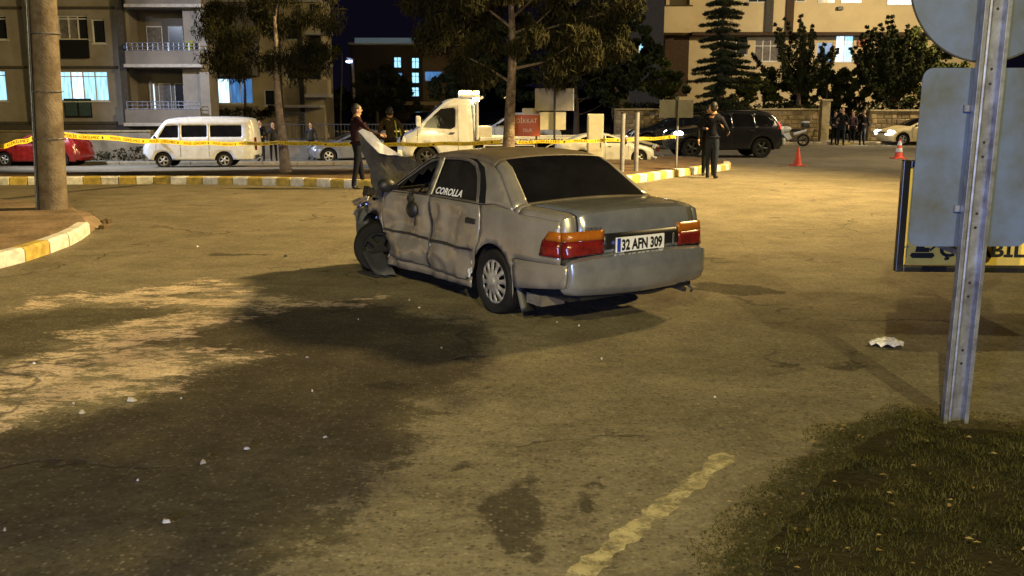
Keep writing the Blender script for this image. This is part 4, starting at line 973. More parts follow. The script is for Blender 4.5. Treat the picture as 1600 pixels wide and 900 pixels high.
# damaged pale bumper standing at the tail of the truck (another wreck's front)
p = G(1003, 256); q = empty('damaged_white_car', at(935, 254, 31.0) * 1, R(4), 'crumpled front of a white damaged car behind the grey posts', 'car'); q.location.z = hz(q.location.x, 31.0)
HS = dict(HATCH); 
bpy.data.objects.remove(q)
p = at(905, 255, 31.5); p.z = hz(p.x, p.y)
dmg, dsh2 = car('damaged_white_car', 'white car with a crumpled broken front end behind the grey posts', 'car', p, R(2), paint=M['white'], lamps=[('headlight', .66, .6, .95, .12, True, M['bare'])], scale=.70, **SEDAN)
for i in range(12):
    a, b2, c = [random.uniform(.05, .16) for _ in range(3)]; T = Matrix.Translation((random.uniform(3.1, 3.5), random.uniform(-.75, .75), random.uniform(.3, .85))) @ Matrix.Rotation(random.uniform(-1, 1), 4, 'Z') @ Matrix.Rotation(random.uniform(-1, 1), 4, 'Y')
    mb = MB(); mb.box(-a, a, -b2, b2, -.02, .02, T=T); mb.build('bent_panel', M['white'] if i % 3 else M['engine'], dmg, bevel=.008)

# police motorcycle
p = G(1232, 226); p = at(1232, 227, 48.5); p.z = hz(p.x, p.y)
mo = empty('police_motorcycle', p, R(176), 'white police motorcycle with top case parked by the stone wall', 'motorcycle')
def mwheel(x):
    mb = MB(); n = 26; mb.tube([(x + .27 * math.cos(2 * math.pi * k / n), 0, .32 + .27 * math.sin(2 * math.pi * k / n)) for k in range(n)], .055, 8, closed=True); o = mb.build('wheel', M['rubber'], mo, True)
    mb = MB()
    for k in range(5): a = 2 * math.pi * k / 5; mb.tube([(x, 0, .32), (x + .24 * math.cos(a), 0, .32 + .24 * math.sin(a))], .018, 5)
    mb.lathe([(.001, -.05), (.07, -.05), (.07, .05), (.001, .05)], (x, 0, .32)); mb.build('rim', M['dark'], o)
mwheel(.72); mwheel(-.72)
mb = MB(); mb.tube([(.72, .1, .32), (.50, .1, .95)], .03, 8); mb.tube([(.72, -.1, .32), (.50, -.1, .95)], .03, 8); mb.build('front_fork', M['dark'], mo)
mb = MB(); mb.ball((.12, 0, .48), (.26, .17, .20), 12); mb.tube([(.0, .18, .28), (-.5, .2, .30), (-.85, .2, .38)], .05, 8); mb.build('engine', M['engine'], mo, True)
mb = MB(); mb.ball((.18, 0, .86), (.30, .17, .16), 14); mb.ball((.42, 0, .80), (.20, .22, .26), 12); mb.build('fuel_tank', M['white'], mo, True)
mb = MB(); mb.add([(.35, .2, .62), (.1, .22, .30), (-.12, .2, .42), (.05, .2, .72), (.35, -.2, .62), (.1, -.22, .30), (-.12, -.2, .42), (.05, -.2, .72)], [(0, 1, 2, 3), (7, 6, 5, 4), (0, 4, 5, 1), (1, 5, 6, 2), (2, 6, 7, 3), (3, 7, 4, 0)]); mb.build('fairing', M['white'], mo, bevel=.03)
mb = MB(); mb.add([(.52, -.18, .95), (.52, .18, .95), (.34, .14, 1.25), (.34, -.14, 1.25)], [(0, 1, 2, 3)]); o = mb.build('windshield', M['clearlens'], mo); o.modifiers.new('t', 'SOLIDIFY').thickness = .01
mb = MB(); mb.ball((-.28, 0, .80), (.34, .15, .07), 12); mb.build('seat', M['black'], mo, True)
mb = MB(); mb.add([(-.2, .12, .70), (-.85, .10, .86), (-.85, .10, .76), (-.25, .12, .55), (-.2, -.12, .70), (-.85, -.10, .86), (-.85, -.10, .76), (-.25, -.12, .55)], [(0, 1, 2, 3), (7, 6, 5, 4), (0, 4, 5, 1), (1, 5, 6, 2), (2, 6, 7, 3), (3, 7, 4, 0)]); mb.build('tail_fairing', M['white'], mo, bevel=.03)
mb = MB(); mb.box(-.95, -.60, -.22, .22, .95, 1.16); o = mb.build('top_case', M['black'], mo, bevel=.05); mb = MB(); mb.box(-.95, -.60, -.22, .22, 1.165, 1.26); mb.build('case_lid', M['white'], o, bevel=.04)
mb = MB(); mb.tube([(.40, -.38, 1.06), (.48, -.1, 1.02), (.48, .1, 1.02), (.40, .38, 1.06)], .018, 6); mb.tube([(-.6, .0, .9), (-1.1, .0, .92)], .015, 6); mb.build('handlebar', M['dark'], mo)
mb = MB(); mb.tube([(.72 + .34 * math.cos(a), 0, .32 + .34 * math.sin(a)) for a in [math.pi * k / 8 for k in range(1, 8)]], .05, 6); mb.build('front_mudguard', M['white'], mo, True)

# ------------------------------------------------------------------ people
def person(loc, face, label, cols, h=1.75, arms=((0, 0), (0, 0)), legs=((0, 0), (0, 0)), head=0, bare=False, group=None, coat=False, hold=None, lean=0):
    """cols: skin, jacket, trousers, shoes, hair. arms: (forward angle at shoulder, bend at elbow)"""
    root = empty('person', loc, face, label, 'person', group, h / 1.75)
    V = []; E = []; RD = []; K = []
    def v(p, r, k, par=None):
        V.append(p); RD.append(r); K.append(k)
        if par is not None: E.append((par, len(V) - 1))
        return len(V) - 1
    lx = lambda z: lean * (z - .9)
    pel = v((0, 0, .95), (.15, .11), 2)
    wa = v((lx(1.1), 0, 1.10), (.14, .10), 1, pel); ch = v((lx(1.3) + .01, 0, 1.30), (.17, .115), 1, wa); sh = v((lx(1.43), 0, 1.43), (.125, .09), 1, ch)
    nk = v((lx(1.5) + .01, 0, 1.51), (.055, .055), 0, sh); hd = v((lx(1.6) + .025, 0, 1.60), (.078, .09), 0, nk); tp = v((lx(1.68) + .02, 0, 1.69), (.075, .085), 0, hd)
    ends = []
    for i, s_ in enumerate((1, -1)):
        fa, be = arms[i]; x0 = lx(1.42); ou = .06 + (.10 if be > 20 else .04)
        s1 = v((x0, s_ * .17, 1.42), (.068, .068), 1, sh)
        e = Vector((x0 + .28 * math.sin(R(fa)), s_ * (.17 + ou), 1.42 - .28 * math.cos(R(fa)))); e1 = v(tuple(e), (.048, .048), 1, s1)
        t = fa + be; wv_ = e + Vector((.25 * math.sin(R(t)), -s_ * .05 * (be > 20), -.25 * math.cos(R(t)))); w1 = v(tuple(wv_), (.033, .033), 1, e1)
        dr_ = (wv_ - e).normalized(); pm = v(tuple(wv_ + dr_ * .06), (.034, .022), 0, w1); kn = v(tuple(wv_ + dr_ * .10), (.034, .018), 0, pm); ends.append((wv_, dr_, s_))
        lf_, kb = legs[i]
        hp = v((0, s_ * .09, .90), (.098, .10), 2, pel)
        k = Vector((.43 * math.sin(R(lf_)), s_ * .11, .90 - .43 * math.cos(R(lf_)))); k1 = v(tuple(k), (.066, .066), 2, hp)
        t = lf_ - kb; an_ = k + Vector((.41 * math.sin(R(t)), s_ * .01, -.41 * math.cos(R(t)))); a1 = v(tuple(an_), (.046, .046), 2, k1)
        fz = an_.z - .035
        b1 = v((an_.x + .02, an_.y, fz), (.045, .045), 3, a1); v((an_.x + .16, an_.y + s_ * .02, fz - .01), (.045, .032), 3, b1)
    me_ = bpy.data.meshes.new('b'); me_.from_pydata(V, E, []); o = bpy.data.objects.new('b', me_); C.objects.link(o)
    md = o.modifiers.new('s', 'SKIN'); md.use_smooth_shade = True
    for i, r_ in enumerate(RD): me_.skin_vertices[0].data[i].radius = r_
    me_.skin_vertices[0].data[0].use_root = True
    ss = o.modifiers.new('u', 'SUBSURF'); ss.levels = ss.render_levels = 1
    dg = bpy.context.evaluated_depsgraph_get(); bm_ = bpy.data.meshes.new_from_object(o.evaluated_get(dg)); bpy.data.objects.remove(o)
    bm_.materials.clear()
    for c_ in cols[:4]: bm_.materials.append(c_)
    segs_ = [(Vector(V[a]), Vector(V[b_]), K[b_]) for a, b_ in E]
    for pg in bm_.polygons:
        c_ = pg.center; best = (9, 0)
        for a, b_, k in segs_:
            d = b_ - a; t = max(0, min(1, (c_ - a).dot(d) / d.length_squared)); dd = (c_ - a - d * t).length
            if dd < best[0]: best = (dd, k)
        pg.material_index = best[1]; pg.use_smooth = True
    body_ = link('body', bm_, None, root)
    # fingers and thumb, bent and of unequal length
    for wv_, dr_, s_ in ends:
        mb = MB(); side = Vector((0, 1, 0)) if abs(dr_.y) < .8 else Vector((1, 0, 0)); side = (side - dr_ * side.dot(dr_)).normalized(); pn = dr_.cross(side) * 1
        ax = Vector((1, 0, 0)); ax = (ax - dr_ * ax.dot(dr_)); ax = ax.normalized() if ax.length > .1 else Vector((0, 0, 1))
        for k in range(4):
            b0 = wv_ + dr_ * .105 + ax * (.027 - .018 * k); L_ = (.062, .072, .068, .052)[k]; inn = Vector((0, -s_, 0))
            mb.tube([b0 - dr_ * .02, b0 + dr_ * L_ * .5 + inn * .006, b0 + dr_ * L_ * .85 + inn * .026], [.009, .0085, .007], 6)
        b0 = wv_ + dr_ * .045 + ax * .025; mb.tube([b0, b0 + ax * .025 + dr_ * .03, b0 + ax * .028 + dr_ * .065], [.011, .010, .008], 6)
        mb.build('hand_fingers', cols[0], root, True)
    # face, ears and hair
    hx = lx(1.62) + .02; hc = Vector((hx, 0, 1.635))
    rot = Matrix.Translation(hc) @ Matrix.Rotation(R(head), 4, 'Z')
    mb = MB(); mb.ball((0, 0, 0), (.098, .078, .118), 16); mb.ball((.098, 0, -.012), (.018, .014, .024), 8); mb.ball((.03, 0, -.075), (.06, .05, .045), 10)
    for s_ in (1, -1): mb.ball((-.005, s_ * .08, -.01), (.022, .010, .030), 8)
    mb.v = [tuple(rot @ Vector(q)) for q in mb.v]; mb.build('head', cols[0], root, True)
    mb = MB()
    for s_ in (1, -1): mb.ball((.088, s_ * .030, .008), (.010, .013, .007), 8)
    mb.ball((.090, 0, -.052), (.010, .024, .005), 8); mb.v = [tuple(rot @ Vector(q)) for q in mb.v]; mb.build('eyes_and_mouth', M['ink'], root, True)
    mb = MB(); mb.ball((-.018, 0, .028), (.098, .086, .108), 16); mb.ball((-.045, 0, -.02), (.066, .080, .085), 12); mb.v = [tuple(rot @ Vector(q)) for q in mb.v]; mb.build('hair', cols[4], root, True)
    if coat:
        mb = MB(); mb.tube([(0, 0, .70), (0, 0, .95), (lx(1.1), 0, 1.12)], [.20, .185, .165], 16, cap=False); mb.v = [(x * .78, y, z) for x, y, z in mb.v]; mb.build('coat_hem', cols[1], root, True)
    # collar and belt line give the clothing an edge
    mb = MB(); mb.tube([(lx(1.47) + .075 * math.cos(t), .085 * math.sin(t), 1.475 + .01 * math.cos(t)) for t in [k * math.pi / 7 for k in range(14)]], .018, 6, closed=True); mb.build('collar', cols[1], root, True)
    mb = MB(); mb.tube([(.125 * math.cos(t), .165 * math.sin(t), .955) for t in [k * math.pi / 8 for k in range(16)]], .026, 6, closed=True); mb.build('jacket_hem', cols[1], root, True)
    return root
jk = lambda n, c, c2=None, r=.75: mat(n, c, r, col2=c2, scale=9, bump=.4, bscale=12)
navyj = jk('navy_jacket', (.007, .008, .018)); blackj = jk('black_jacket', (.006, .006, .007)); jean = jk('blue_jeans', (.020, .028, .055)); darkt = jk('dark_trousers', (.009, .010, .018))
maroon = jk('maroon_jacket', (.022, .008, .012)); brown = jk('brown_jacket', (.06, .042, .022), (.03, .02, .012)); hiv = jk('hi_vis', (.45, .48, .05)); greyj = jk('grey_jacket', (.03, .03, .034)); blackt = jk('black_trousers', (.010, .010, .012)); pinkj = jk('patterned_top', (.12, .07, .07), (.03, .02, .025))
p = at(1111, 273, 24.3); p.z = hz(p.x, p.y)
person(p, R(60), 'man in navy jacket and blue jeans at the median tip, seen from behind', (M['skin'], navyj, jean, M['shoe'], M['hair']), 1.90, arms=((12, 75), (8, 60)), legs=((6, 2), (-6, 2)), head=20, coat=False)
p = at(1106, 268, 25.4); p.z = hz(p.x, p.y)
person(p, R(-95), 'person in a black coat facing the man in jeans, half hidden behind him', (M['skin'], blackj, blackt, M['shoe'], M['hair']), 1.84, arms=((20, 85), (0, 20)), coat=True, head=15)
p = at(560, 294, 21.0); p.z = hz(p.x, p.y)
person(p, R(25), 'man in dark maroon jacket reaching over the bent bonnet, left of the wreck', (M['skin'], maroon, darkt, M['shoe'], M['hair']), 1.84, arms=((15, 45), (38, 35)), legs=((12, 4), (-8, 4)), head=-10)
p = at(611, 268, 25.5); p.z = hz(p.x, p.y)
pb = person(p, R(100), 'man in a brown jacket with yellow reflective strip, back turned, behind the bonnet', (M['skin'], brown, blackt, M['shoe'], M['hair']), 1.88, arms=((5, 15), (10, 30)), head=0)
mb = MB()
mb.tube([(.0, -.19, 1.38), (.02, -.25, 1.2), (.03, -.27, 1.05)], .02, 6); mb.tube([(-.09, -.12, 1.42), (-.13, -.15, 1.2), (-.12, -.16, 1.0)], .016, 6)
mb.build('reflective_strip', hiv, pb, True)
gp = [(1303, 214, 50.6, 'person in dark clothes beside the gate pillar, leftmost of the onlookers', greyj, blackt, 1.72, -80), (1314, 215, 49.8, 'tall person in a long black coat standing in the gateway', blackj, blackt, 1.95, -100),
      (1331, 214, 50.8, 'onlooker in mottled pinkish top between two dark figures at the gateway', pinkj, darkt, 1.60, -120), (1347, 214, 50.3, 'slim onlooker in black at the right side of the gateway', blackj, blackt, 1.82, -70)]
for px, py, y, lb, jc, tc2, hgt, fc_ in gp:
    p = at(px, py, y); p.z = hz(p.x, p.y) + (.14 if y > 50.6 else 0)
    person(p, R(fc_), lb, (M['skin'], jc, tc2, M['shoe'], M['hair']), hgt, arms=((10, 20), (15, 60)), coat=jc is blackj)
p = at(409, 245, 41.5); p.z = hz(p.x, p.y) + .13
person(p, R(-110), 'onlooker in dark clothes behind the white minibus', (M['skin'], blackj, blackt, M['shoe'], M['hair']), 1.75, arms=((10, 60), (10, 60)))
p = at(428, 246, 42.0); p.z = hz(p.x, p.y) + .13
person(p, R(-60), 'second onlooker further right of the minibus, beside the pine trunk', (M['skin'], greyj, blackt, M['shoe'], M['hair']), 1.68)
p = at(487, 236, 44); p.z = hz(p.x, p.y) + .13
person(p, R(-100), 'onlooker in grey standing by the low fence left of the men', (M['skin'], greyj, darkt, M['shoe'], M['hair']), 1.7)

# ------------------------------------------------------------------ traffic cones
def tcone(px, py, lb, rings, s_=1.0):
    p = G(px, py); r = empty('traffic_cone', p, random.uniform(0, 1), lb, 'traffic cone', None, s_)
    mb = MB(); mb.box(-.19, .19, -.19, .19, 0, .035); mb.build('base', M['cone'], r, bevel=.01)
    mb = MB(); mb.lathe([(.135, .035), (.12, .06), (.03, .56), (.022, .57), (.001, .57)], axis='z', n=20); c = mb.build('body', M['cone'], r, True)
    for a, b_ in rings:
        q = lambda z: .1228 - .09 * (z - .06) / .5 + .004
        mb = MB(); mb.lathe([(q(a) - .004, a), (q(a), a), (q(b_), b_), (q(b_) - .004, b_)], axis='z', n=20); mb.build('reflective_band', M['kwhite'], r, True)
tcone(1246, 259, 'plain orange traffic cone alone on the road, left one', [], 1.02)
tcone(1404, 248, 'orange and white banded traffic cone in front of the taxi', [(.20, .32), (.40, .52)], 1.22)

# ------------------------------------------------------------------ sign post in the foreground
b0 = G(1487, 657); PY = b0.y
sp0 = empty('sign_post', b0, 0, 'tall galvanised channel post at the edge of the grass carrying the sign backs', 'sign post')
H_ = 3.9; lx0, wx = 0, .055
def xz(px, py, y): q = at(px, py, y); return q.x - b0.x, q.z
tx_ = xz(1552, 20, PY)[0]; tz_ = xz(1552, 20, PY)[1]; tl = tx_ / tz_
def sheared(mb):
    mb.v = [(x + tl * z, y, z) for x, y, z in mb.v]; return mb
mb = MB(); mb.box(-.058, .058, .0, .006, -.1, H_); web = sheared(mb).build('web', M['galv'], sp0)
for sg, nm in ((-1, 'flange'), (1, 'flange')):
    mb = MB(); mb.box(sg * .062 - .006, sg * .062 + .006, -.045, .006, -.1, H_); mb.box(sg * .062 - .012, sg * .062 + .012, -.055, -.045, -.1, H_); sheared(mb).build(nm, M['galv'], sp0, bevel=.002)
mb = MB(); mb.tube([(-.018, -.006, -.1), (-.018, -.006, H_)], .014, 8); sheared(mb).build('rib', M['galv'], sp0)
for k in range(44):
    z = .35 + k * .08
    if abs((z * 10) % 4 - 2) < 1.1: continue
    mb = MB(); mb.lathe([(.001, -.0025), (.008, -.0025), (.008, .001)], (.022, 0, z), n=8); sheared(mb).build('bolt_hole', M['ink'], sp0)
y2 = PY + .03
z1 = xz(1430, 106, y2)[1]; z0 = xz(1424, 385, y2)[1]; xl = (xz(1437, 110, y2)[0] + xz(1424, 385, y2)[0]) / 2
xc = tl * (z0 + z1) / 2; hwid = xc - xl
rs_ = empty('rectangular_sign', (b0.x, y2, 0), 0, 'rounded rectangular traffic sign seen from its bare grey back on the channel post', 'traffic sign')
shf = lambda dy: (lambda u, v: (u + tl * (v - (z0 + z1) / 2), dy, v))
ok_ = panel('sign_panel', rrect(xc - hwid, xc + hwid, z0, z1, .06), shf(0), M['signback'], rs_, sp=.2, thick=.006, smooth=False)
for zz in (z0 + .22, z1 - .22): mb = MB(); mb.box(xc - hwid * .8 + tl * (zz - (z0 + z1) / 2), xc + hwid * .8 + tl * (zz - (z0 + z1) / 2), -.016, -.004, zz - .018, zz + .018) if 0 else mb.box(tl * zz - .10, tl * zz + .10, -.02, -.003, zz - .018, zz + .018); mb.build('clamp', M['galv'], rs_)
cc = xz(1551, -34, y2); rc = .445
rs2 = empty('round_sign', (b0.x, y2, 0), 0, 'large round traffic sign seen from its bare grey back at the top of the post', 'traffic sign')
panel('sign_panel', circle(cc[0], cc[1], rc, 48), lambda u, v: (u, 0, v), M['signback'], rs2, sp=.2, thick=.006, smooth=False)
mb = MB(); mb.tube([(cc[0] + rc * math.cos(t), 0, cc[1] + rc * math.sin(t)) for t in [2 * math.pi * k / 64 for k in range(64)]], .006, 6, closed=True); mb.build('rim', M['dark'], rs2)
# yellow warning board behind
y3 = PY + .42
a_ = at(1411, 250, y3); c_ = at(1409, 424, y3)
yb = empty('warning_board', (a_.x, y3, c_.z), R(-3), 'yellow black-framed warning board lettered in black, mounted low behind the sign post', 'warning sign')
BH = a_.z - c_.z; BW = 1.7; fr = .045
mb = MB(); mb.box(fr, BW - fr, .0, .02, fr, BH - fr); mb.build('board', M['board'], yb)
mb = MB()
mb.box(0, fr, -.02, .03, 0, BH); mb.box(BW - fr, BW, -.02, .03, 0, BH); mb.box(fr, BW - fr, -.019, .029, 0, fr * .8); mb.box(fr, BW - fr, -.019, .029, BH - fr, BH); mb.build('frame', M['trim'], yb, bevel=.006)
k_ = 5.44 / 1480
lettering('board_lettering', 'ÇIKABİLİR', lambda u, v: (.262 + u, -.003, .098 + v), .118, M['ink'], yb, bold=.004, width=.66)
# digger pictogram
mb = MB(); dgx = lambda pts: mb.add([(x, -.0035, z) for x, z in pts] + [(x, -.001, z) for x, z in pts], [tuple(range(len(pts)))])
dgx([(.10, .085), (.22, .085), (.235, .10), (.225, .118), (.095, .118), (.085, .10)]); dgx([(.115, .122), (.20, .122), (.20, .15), (.17, .15), (.165, .185), (.125, .185), (.12, .15)]); dgx([(.20, .14), (.245, .175), (.25, .165), (.205, .125)])
mb.build('digger_pictogram', M['ink'], yb)
mb = MB(); mb.box(.06, .067, -.0035, -.001, .09, .17); mb.box(.05, .078, -.0035, -.001, .15, .158); mb.build('worker_pictogram', mat('grey_print', (.25, .22, .12), .6), yb)
for z in (.16, .5): mb = MB(); xb = b0.x + tl * (c_.z + z) - a_.x; mb.box(xb - .02, xb + .02, -.38, -.003, z, z + .03); mb.build('bracket', M['galv'], yb)

# ------------------------------------------------------------------ utility pole, left
p = G(83, 327, .12); up = empty('utility_pole', (p.x, p.y, p.z - .1), 0, 'thick weathered concrete utility pole on the corner island', 'utility pole')
q = at(67, 0, p.y); dxp = (q.x - p.x) / (q.z - p.z)
mb = MB(); mb.tube([(dxp * z, 0, z) for z in np.linspace(-.2, 9.5, 30)], [.225 - .0085 * max(0, z) for z in np.linspace(-.2, 9.5, 30)], 28); mb.build('shaft', M['concrete'], up, True)
mb = MB(); mb.tube([(-.235 + dxp * z, -.05, z) for z in (0, 3, 6, 9)], .026, 8); mb.build('conduit', M['galv'], up, True)
mb = MB(); mb.tube([(-.16 + dxp * z, -.17, z) for z in (0, 3, 6, 9)], .02, 8); mb.build('cable', M['black'], up, True)
for z in (1.25, 2.0, 2.9, 4.5):
    mb = MB(); mb.tube([(dxp * z + .235 * math.cos(t), .235 * math.sin(t), z) for t in [k * math.pi / 10 for k in range(20)]], .008, 5, closed=True); mb.build('steel_strap', M['galv'], up)

# ------------------------------------------------------------------ barrier tape
def tape(a, c, sag, lb, txt=True, w_=.085, tw=.4, n=40):
    a, c = Vector(a), Vector(c); root = empty('barrier_tape', a, 0, lb, 'barrier tape'); L_ = (c - a).length; d = (c - a).normalized(); sd = d.cross(Vector((0, 0, 1))).normalized()
    def f(u, v):
        t = u / L_; th = tw * math.sin(t * 7 + a.x) * .5 + .12 * math.sin(t * 23); q = (c - a) * t - Vector((0, 0, 1)) * (sag * 4 * t * (1 - t) + .012 * math.sin(t * 31))
        return q + Vector((0, 0, math.cos(th))) * (v - w_ / 2) + sd * math.sin(th) * (v - w_ / 2)
    mb = MB(); vs = []
    for i in range(n + 1):
        for v in (0, w_): vs.append(f(L_ * i / n, v))
    mb.add(vs, [(2 * i, 2 * i + 2, 2 * i + 3, 2 * i + 1) for i in range(n)])
    o = mb.build('band', M['tape'], root, True)
    if txt:
        one = ' POLİS  ■  GİRİLMEZ  ■ ' ; k = max(1, int(L_ / 1.35))
        for j in range(k):
            u0 = L_ * j / k + .06
            lettering('tape_lettering', 'POLİS  GİRİLMEZ', lambda u, v: tuple(f(min(L_, u0 + u), v + .021) + sd * .006 * (1 if sd.y < 0 else -1)), .068, M['tapeink'], root, width=L_ / k * .74)
            mb = MB(); u1 = u0 + L_ / k * .80; mb.add([f(min(L_, u1 + e * .05), v) + sd * .006 * (1 if sd.y < 0 else -1) for e, v in ((0, .02), (1, .02), (1, .065), (0, .065))], [(0, 1, 2, 3)]); mb.build('tape_mark', M['tapeink'], root)
    return root
PT = [at(-120, 252, 13.5), at(62, 214, 16.8), at(97, 210, 16.8), at(442, 223, 26.6), at(795, 222, 24.0), at(1057, 214, 25.6)]
tape(PT[0], PT[1], .02, 'yellow police tape running off the left edge from the utility pole', True, .08)
tape(PT[2], PT[3], .08, 'yellow police tape from the utility pole to the pale pine trunk', True, .095)
tape(PT[3], PT[4] - Vector((.2, 0, 0)), .06, 'lettered police tape between the two tree trunks, crossing the tow truck cab', True, .10)
tape(PT[4] + Vector((.2, 0, 0)), PT[5], .03, 'police tape from the middle tree to the thin post at the median tip', True, .08)

# ------------------------------------------------------------------ signs and posts on the median
y = 25.2
def post(name, px, ztop_py, y, r, lb, m_, cat='post', cap=True):
    q = at(px, 250, y); z = hz(q.x, y) + .12; e = empty(name, (q.x, y, z), 0, lb, cat); zt = at(px, ztop_py, y).z
    mb = MB(); mb.tube([(0, 0, -.1), (0, 0, zt - z)], r, 10); mb.build('shaft', m_, e, True)
    if cap: mb = MB(); mb.lathe([(r + .006, zt - z - .02), (r + .006, zt - z + .008), (.001, zt - z + .015)], axis='z', n=12); mb.build('cap', M['dark'], e, True)
    return e
post('metal_post', 972, 176, 24.6, .062, 'left one of two thick grey metal posts on the median', M['postgrey'])
post('metal_post', 994, 174, 24.9, .062, 'right one of two thick grey metal posts on the median', M['postgrey'])
post('thin_post', 1057, 196, 25.6, .028, 'thin grey post at the median tip holding the end of the tape', M['postgrey'])
def plate(parent, x0, x1, z0, z1, m_, y=0, nm='sign_panel', t=.02, edge=None):
    mb = MB(); mb.box(x0, x1, y - t, y, z0, z1); o = mb.build(nm, m_, parent, bevel=.004)
    if edge: mb = MB(); mb.box(x1, x1 + .03, y - t - .01, y + .01, z0, z1); mb.build('frame_edge', edge, parent)
    return o
def boxpx(x0, y0, x1, y1, y): a = at(x0, y0, y); c = at(x1, y1, y); return a.x, c.x, c.z, a.z
y = 25.0; q = at(866, 250, y); e = empty('sign_stand', (q.x, y, hz(q.x, y) + .12), 0, 'thin post with two stacked blank grey sign backs beside the red sign', 'sign')
def rel(b4): return b4[0] - e.location.x, b4[1] - e.location.x, b4[2] - e.location.z, b4[3] - e.location.z
mb = MB(); mb.tube([(0, 0, -.1), (0, 0, rel(boxpx(0, 136, 0, 136, y))[3])], .028, 8); mb.build('post', M['dark'], e)
plate(e, *rel(boxpx(836, 138, 895, 173, y)), M['greysign'], .06, edge=M['frame']); plate(e, *rel(boxpx(844, 175, 884, 203, y)), M['boxgrey'], .06)
y = 25.6; q = at(839, 250, y); e = empty('red_sign', (q.x, y, hz(q.x, y) + .12), 0, 'red sign board with pale lettering on a thin post left of the blank signs', 'sign')
x0, x1, zz0, zz1 = rel(boxpx(803, 179, 844, 213, y)); mb = MB(); mb.tube([(-.02, .05, -.1), (-.02, .05, zz1)], .025, 8); mb.build('post', M['dark'], e)
plate(e, x0, x1, zz0, zz1, M['redsign']); plate(e, *rel(boxpx(816, 169, 843, 178, y)), M['boxgrey'], nm='top_panel')
lettering('sign_lettering', 'DİKKAT', lambda u, v: (x0 + .07 + u, -.024, zz1 - .22 + v), .17, M['kwhite'], e, width=(x1 - x0) * .78); lettering('sign_lettering', 'DUR', lambda u, v: (x0 + .25 + u, -.024, zz0 + .12 + v), .12, M['kwhite'], e, width=(x1 - x0) * .35)
y = 26.2; q = at(931, 250, y); e = empty('white_cabinet', (q.x, y, hz(q.x, y) + .12), 0, 'tall pale electrical cabinet on the median right of the signs', 'cabinet')
b4 = rel(boxpx(918, 178, 943, 178, y)); mb = MB(); mb.box(b4[0], b4[1], -.1, .15, -.1, b4[3]); mb.build('housing', M['boxgrey'], e, bevel=.01)
mb = MB(); mb.box(b4[0] + .03, b4[1] - .03, -.112, -.101, .15, b4[3] - .05); o = mb.build('door', M['boxgrey'], e, bevel=.004); mb = MB(); mb.box(b4[1] - .08, b4[1] - .06, -.12, -.113, .6, .72); mb.build('handle', M['dark'], o)
y = 27.5; q = at(1057, 250, y); e = empty('dark_sign', (q.x, y, hz(q.x, y) + .1), 0, 'dark sign back on a slim post behind the median tip', 'sign')
plate(e, *rel(boxpx(1031, 156, 1083, 184, y)), M['dark'], .05); mb = MB(); mb.tube([(0, 0, -.1), (0, 0, rel(boxpx(0, 156, 0, 0, y))[3] if 0 else 2.0)], .03, 8); mb.build('post', M['dark'], e)

# ------------------------------------------------------------------ trees
def leaves(name, cs, ss, per, size, m_, parent, seed=0, flat=.7, squash=1.0):
    if len(cs) * per < 60000 and 'tree' in parent.name and 'outside' not in parent.get('label', ''): per = int(per * 1.6)
    """leaf-sized faces scattered in clumps"""
    r = np.random.default_rng(seed); cs = np.asarray(cs, float); ss = np.asarray(ss, float); n = len(cs) * per
    d = r.normal(size=(n, 3)); d /= np.linalg.norm(d, axis=1)[:, None]; d *= (r.uniform(0, 1, n) ** .45)[:, None]; d[:, 2] *= flat
    c = np.repeat(cs, per, 0) + d * np.repeat(ss, per)[:, None]
    a = r.normal(size=(n, 3)); a[:, 2] *= 2.4 if squash < .38 else 1; a /= np.linalg.norm(a, axis=1)[:, None]; b_ = np.cross(a, r.normal(size=(n, 3))); b_ /= np.linalg.norm(b_, axis=1)[:, None]
    s1 = (size * r.uniform(.6, 1.5, n))[:, None]; s2 = s1 * .5 * squash
    v = np.stack([c - a * s1, c - b_ * s2, c + a * s1, c + b_ * s2], 1).reshape(-1, 3)
    me_ = bpy.data.meshes.new(name); me_.vertices.add(4 * n); me_.vertices.foreach_set('co', v.ravel().astype(np.float32)); me_.loops.add(4 * n); me_.loops.foreach_set('vertex_index', np.arange(4 * n, dtype=np.int32))
    me_.polygons.add(n); me_.polygons.foreach_set('loop_start', np.arange(n, dtype=np.int32) * 4); me_.polygons.foreach_set('loop_total', np.full(n, 4, np.int32)); me_.update(calc_edges=True)
    return link(name, me_, m_, parent)
def ground_at(px, y): q = at(px, 220, y); return Vector((q.x, y, hz(q.x, y)))
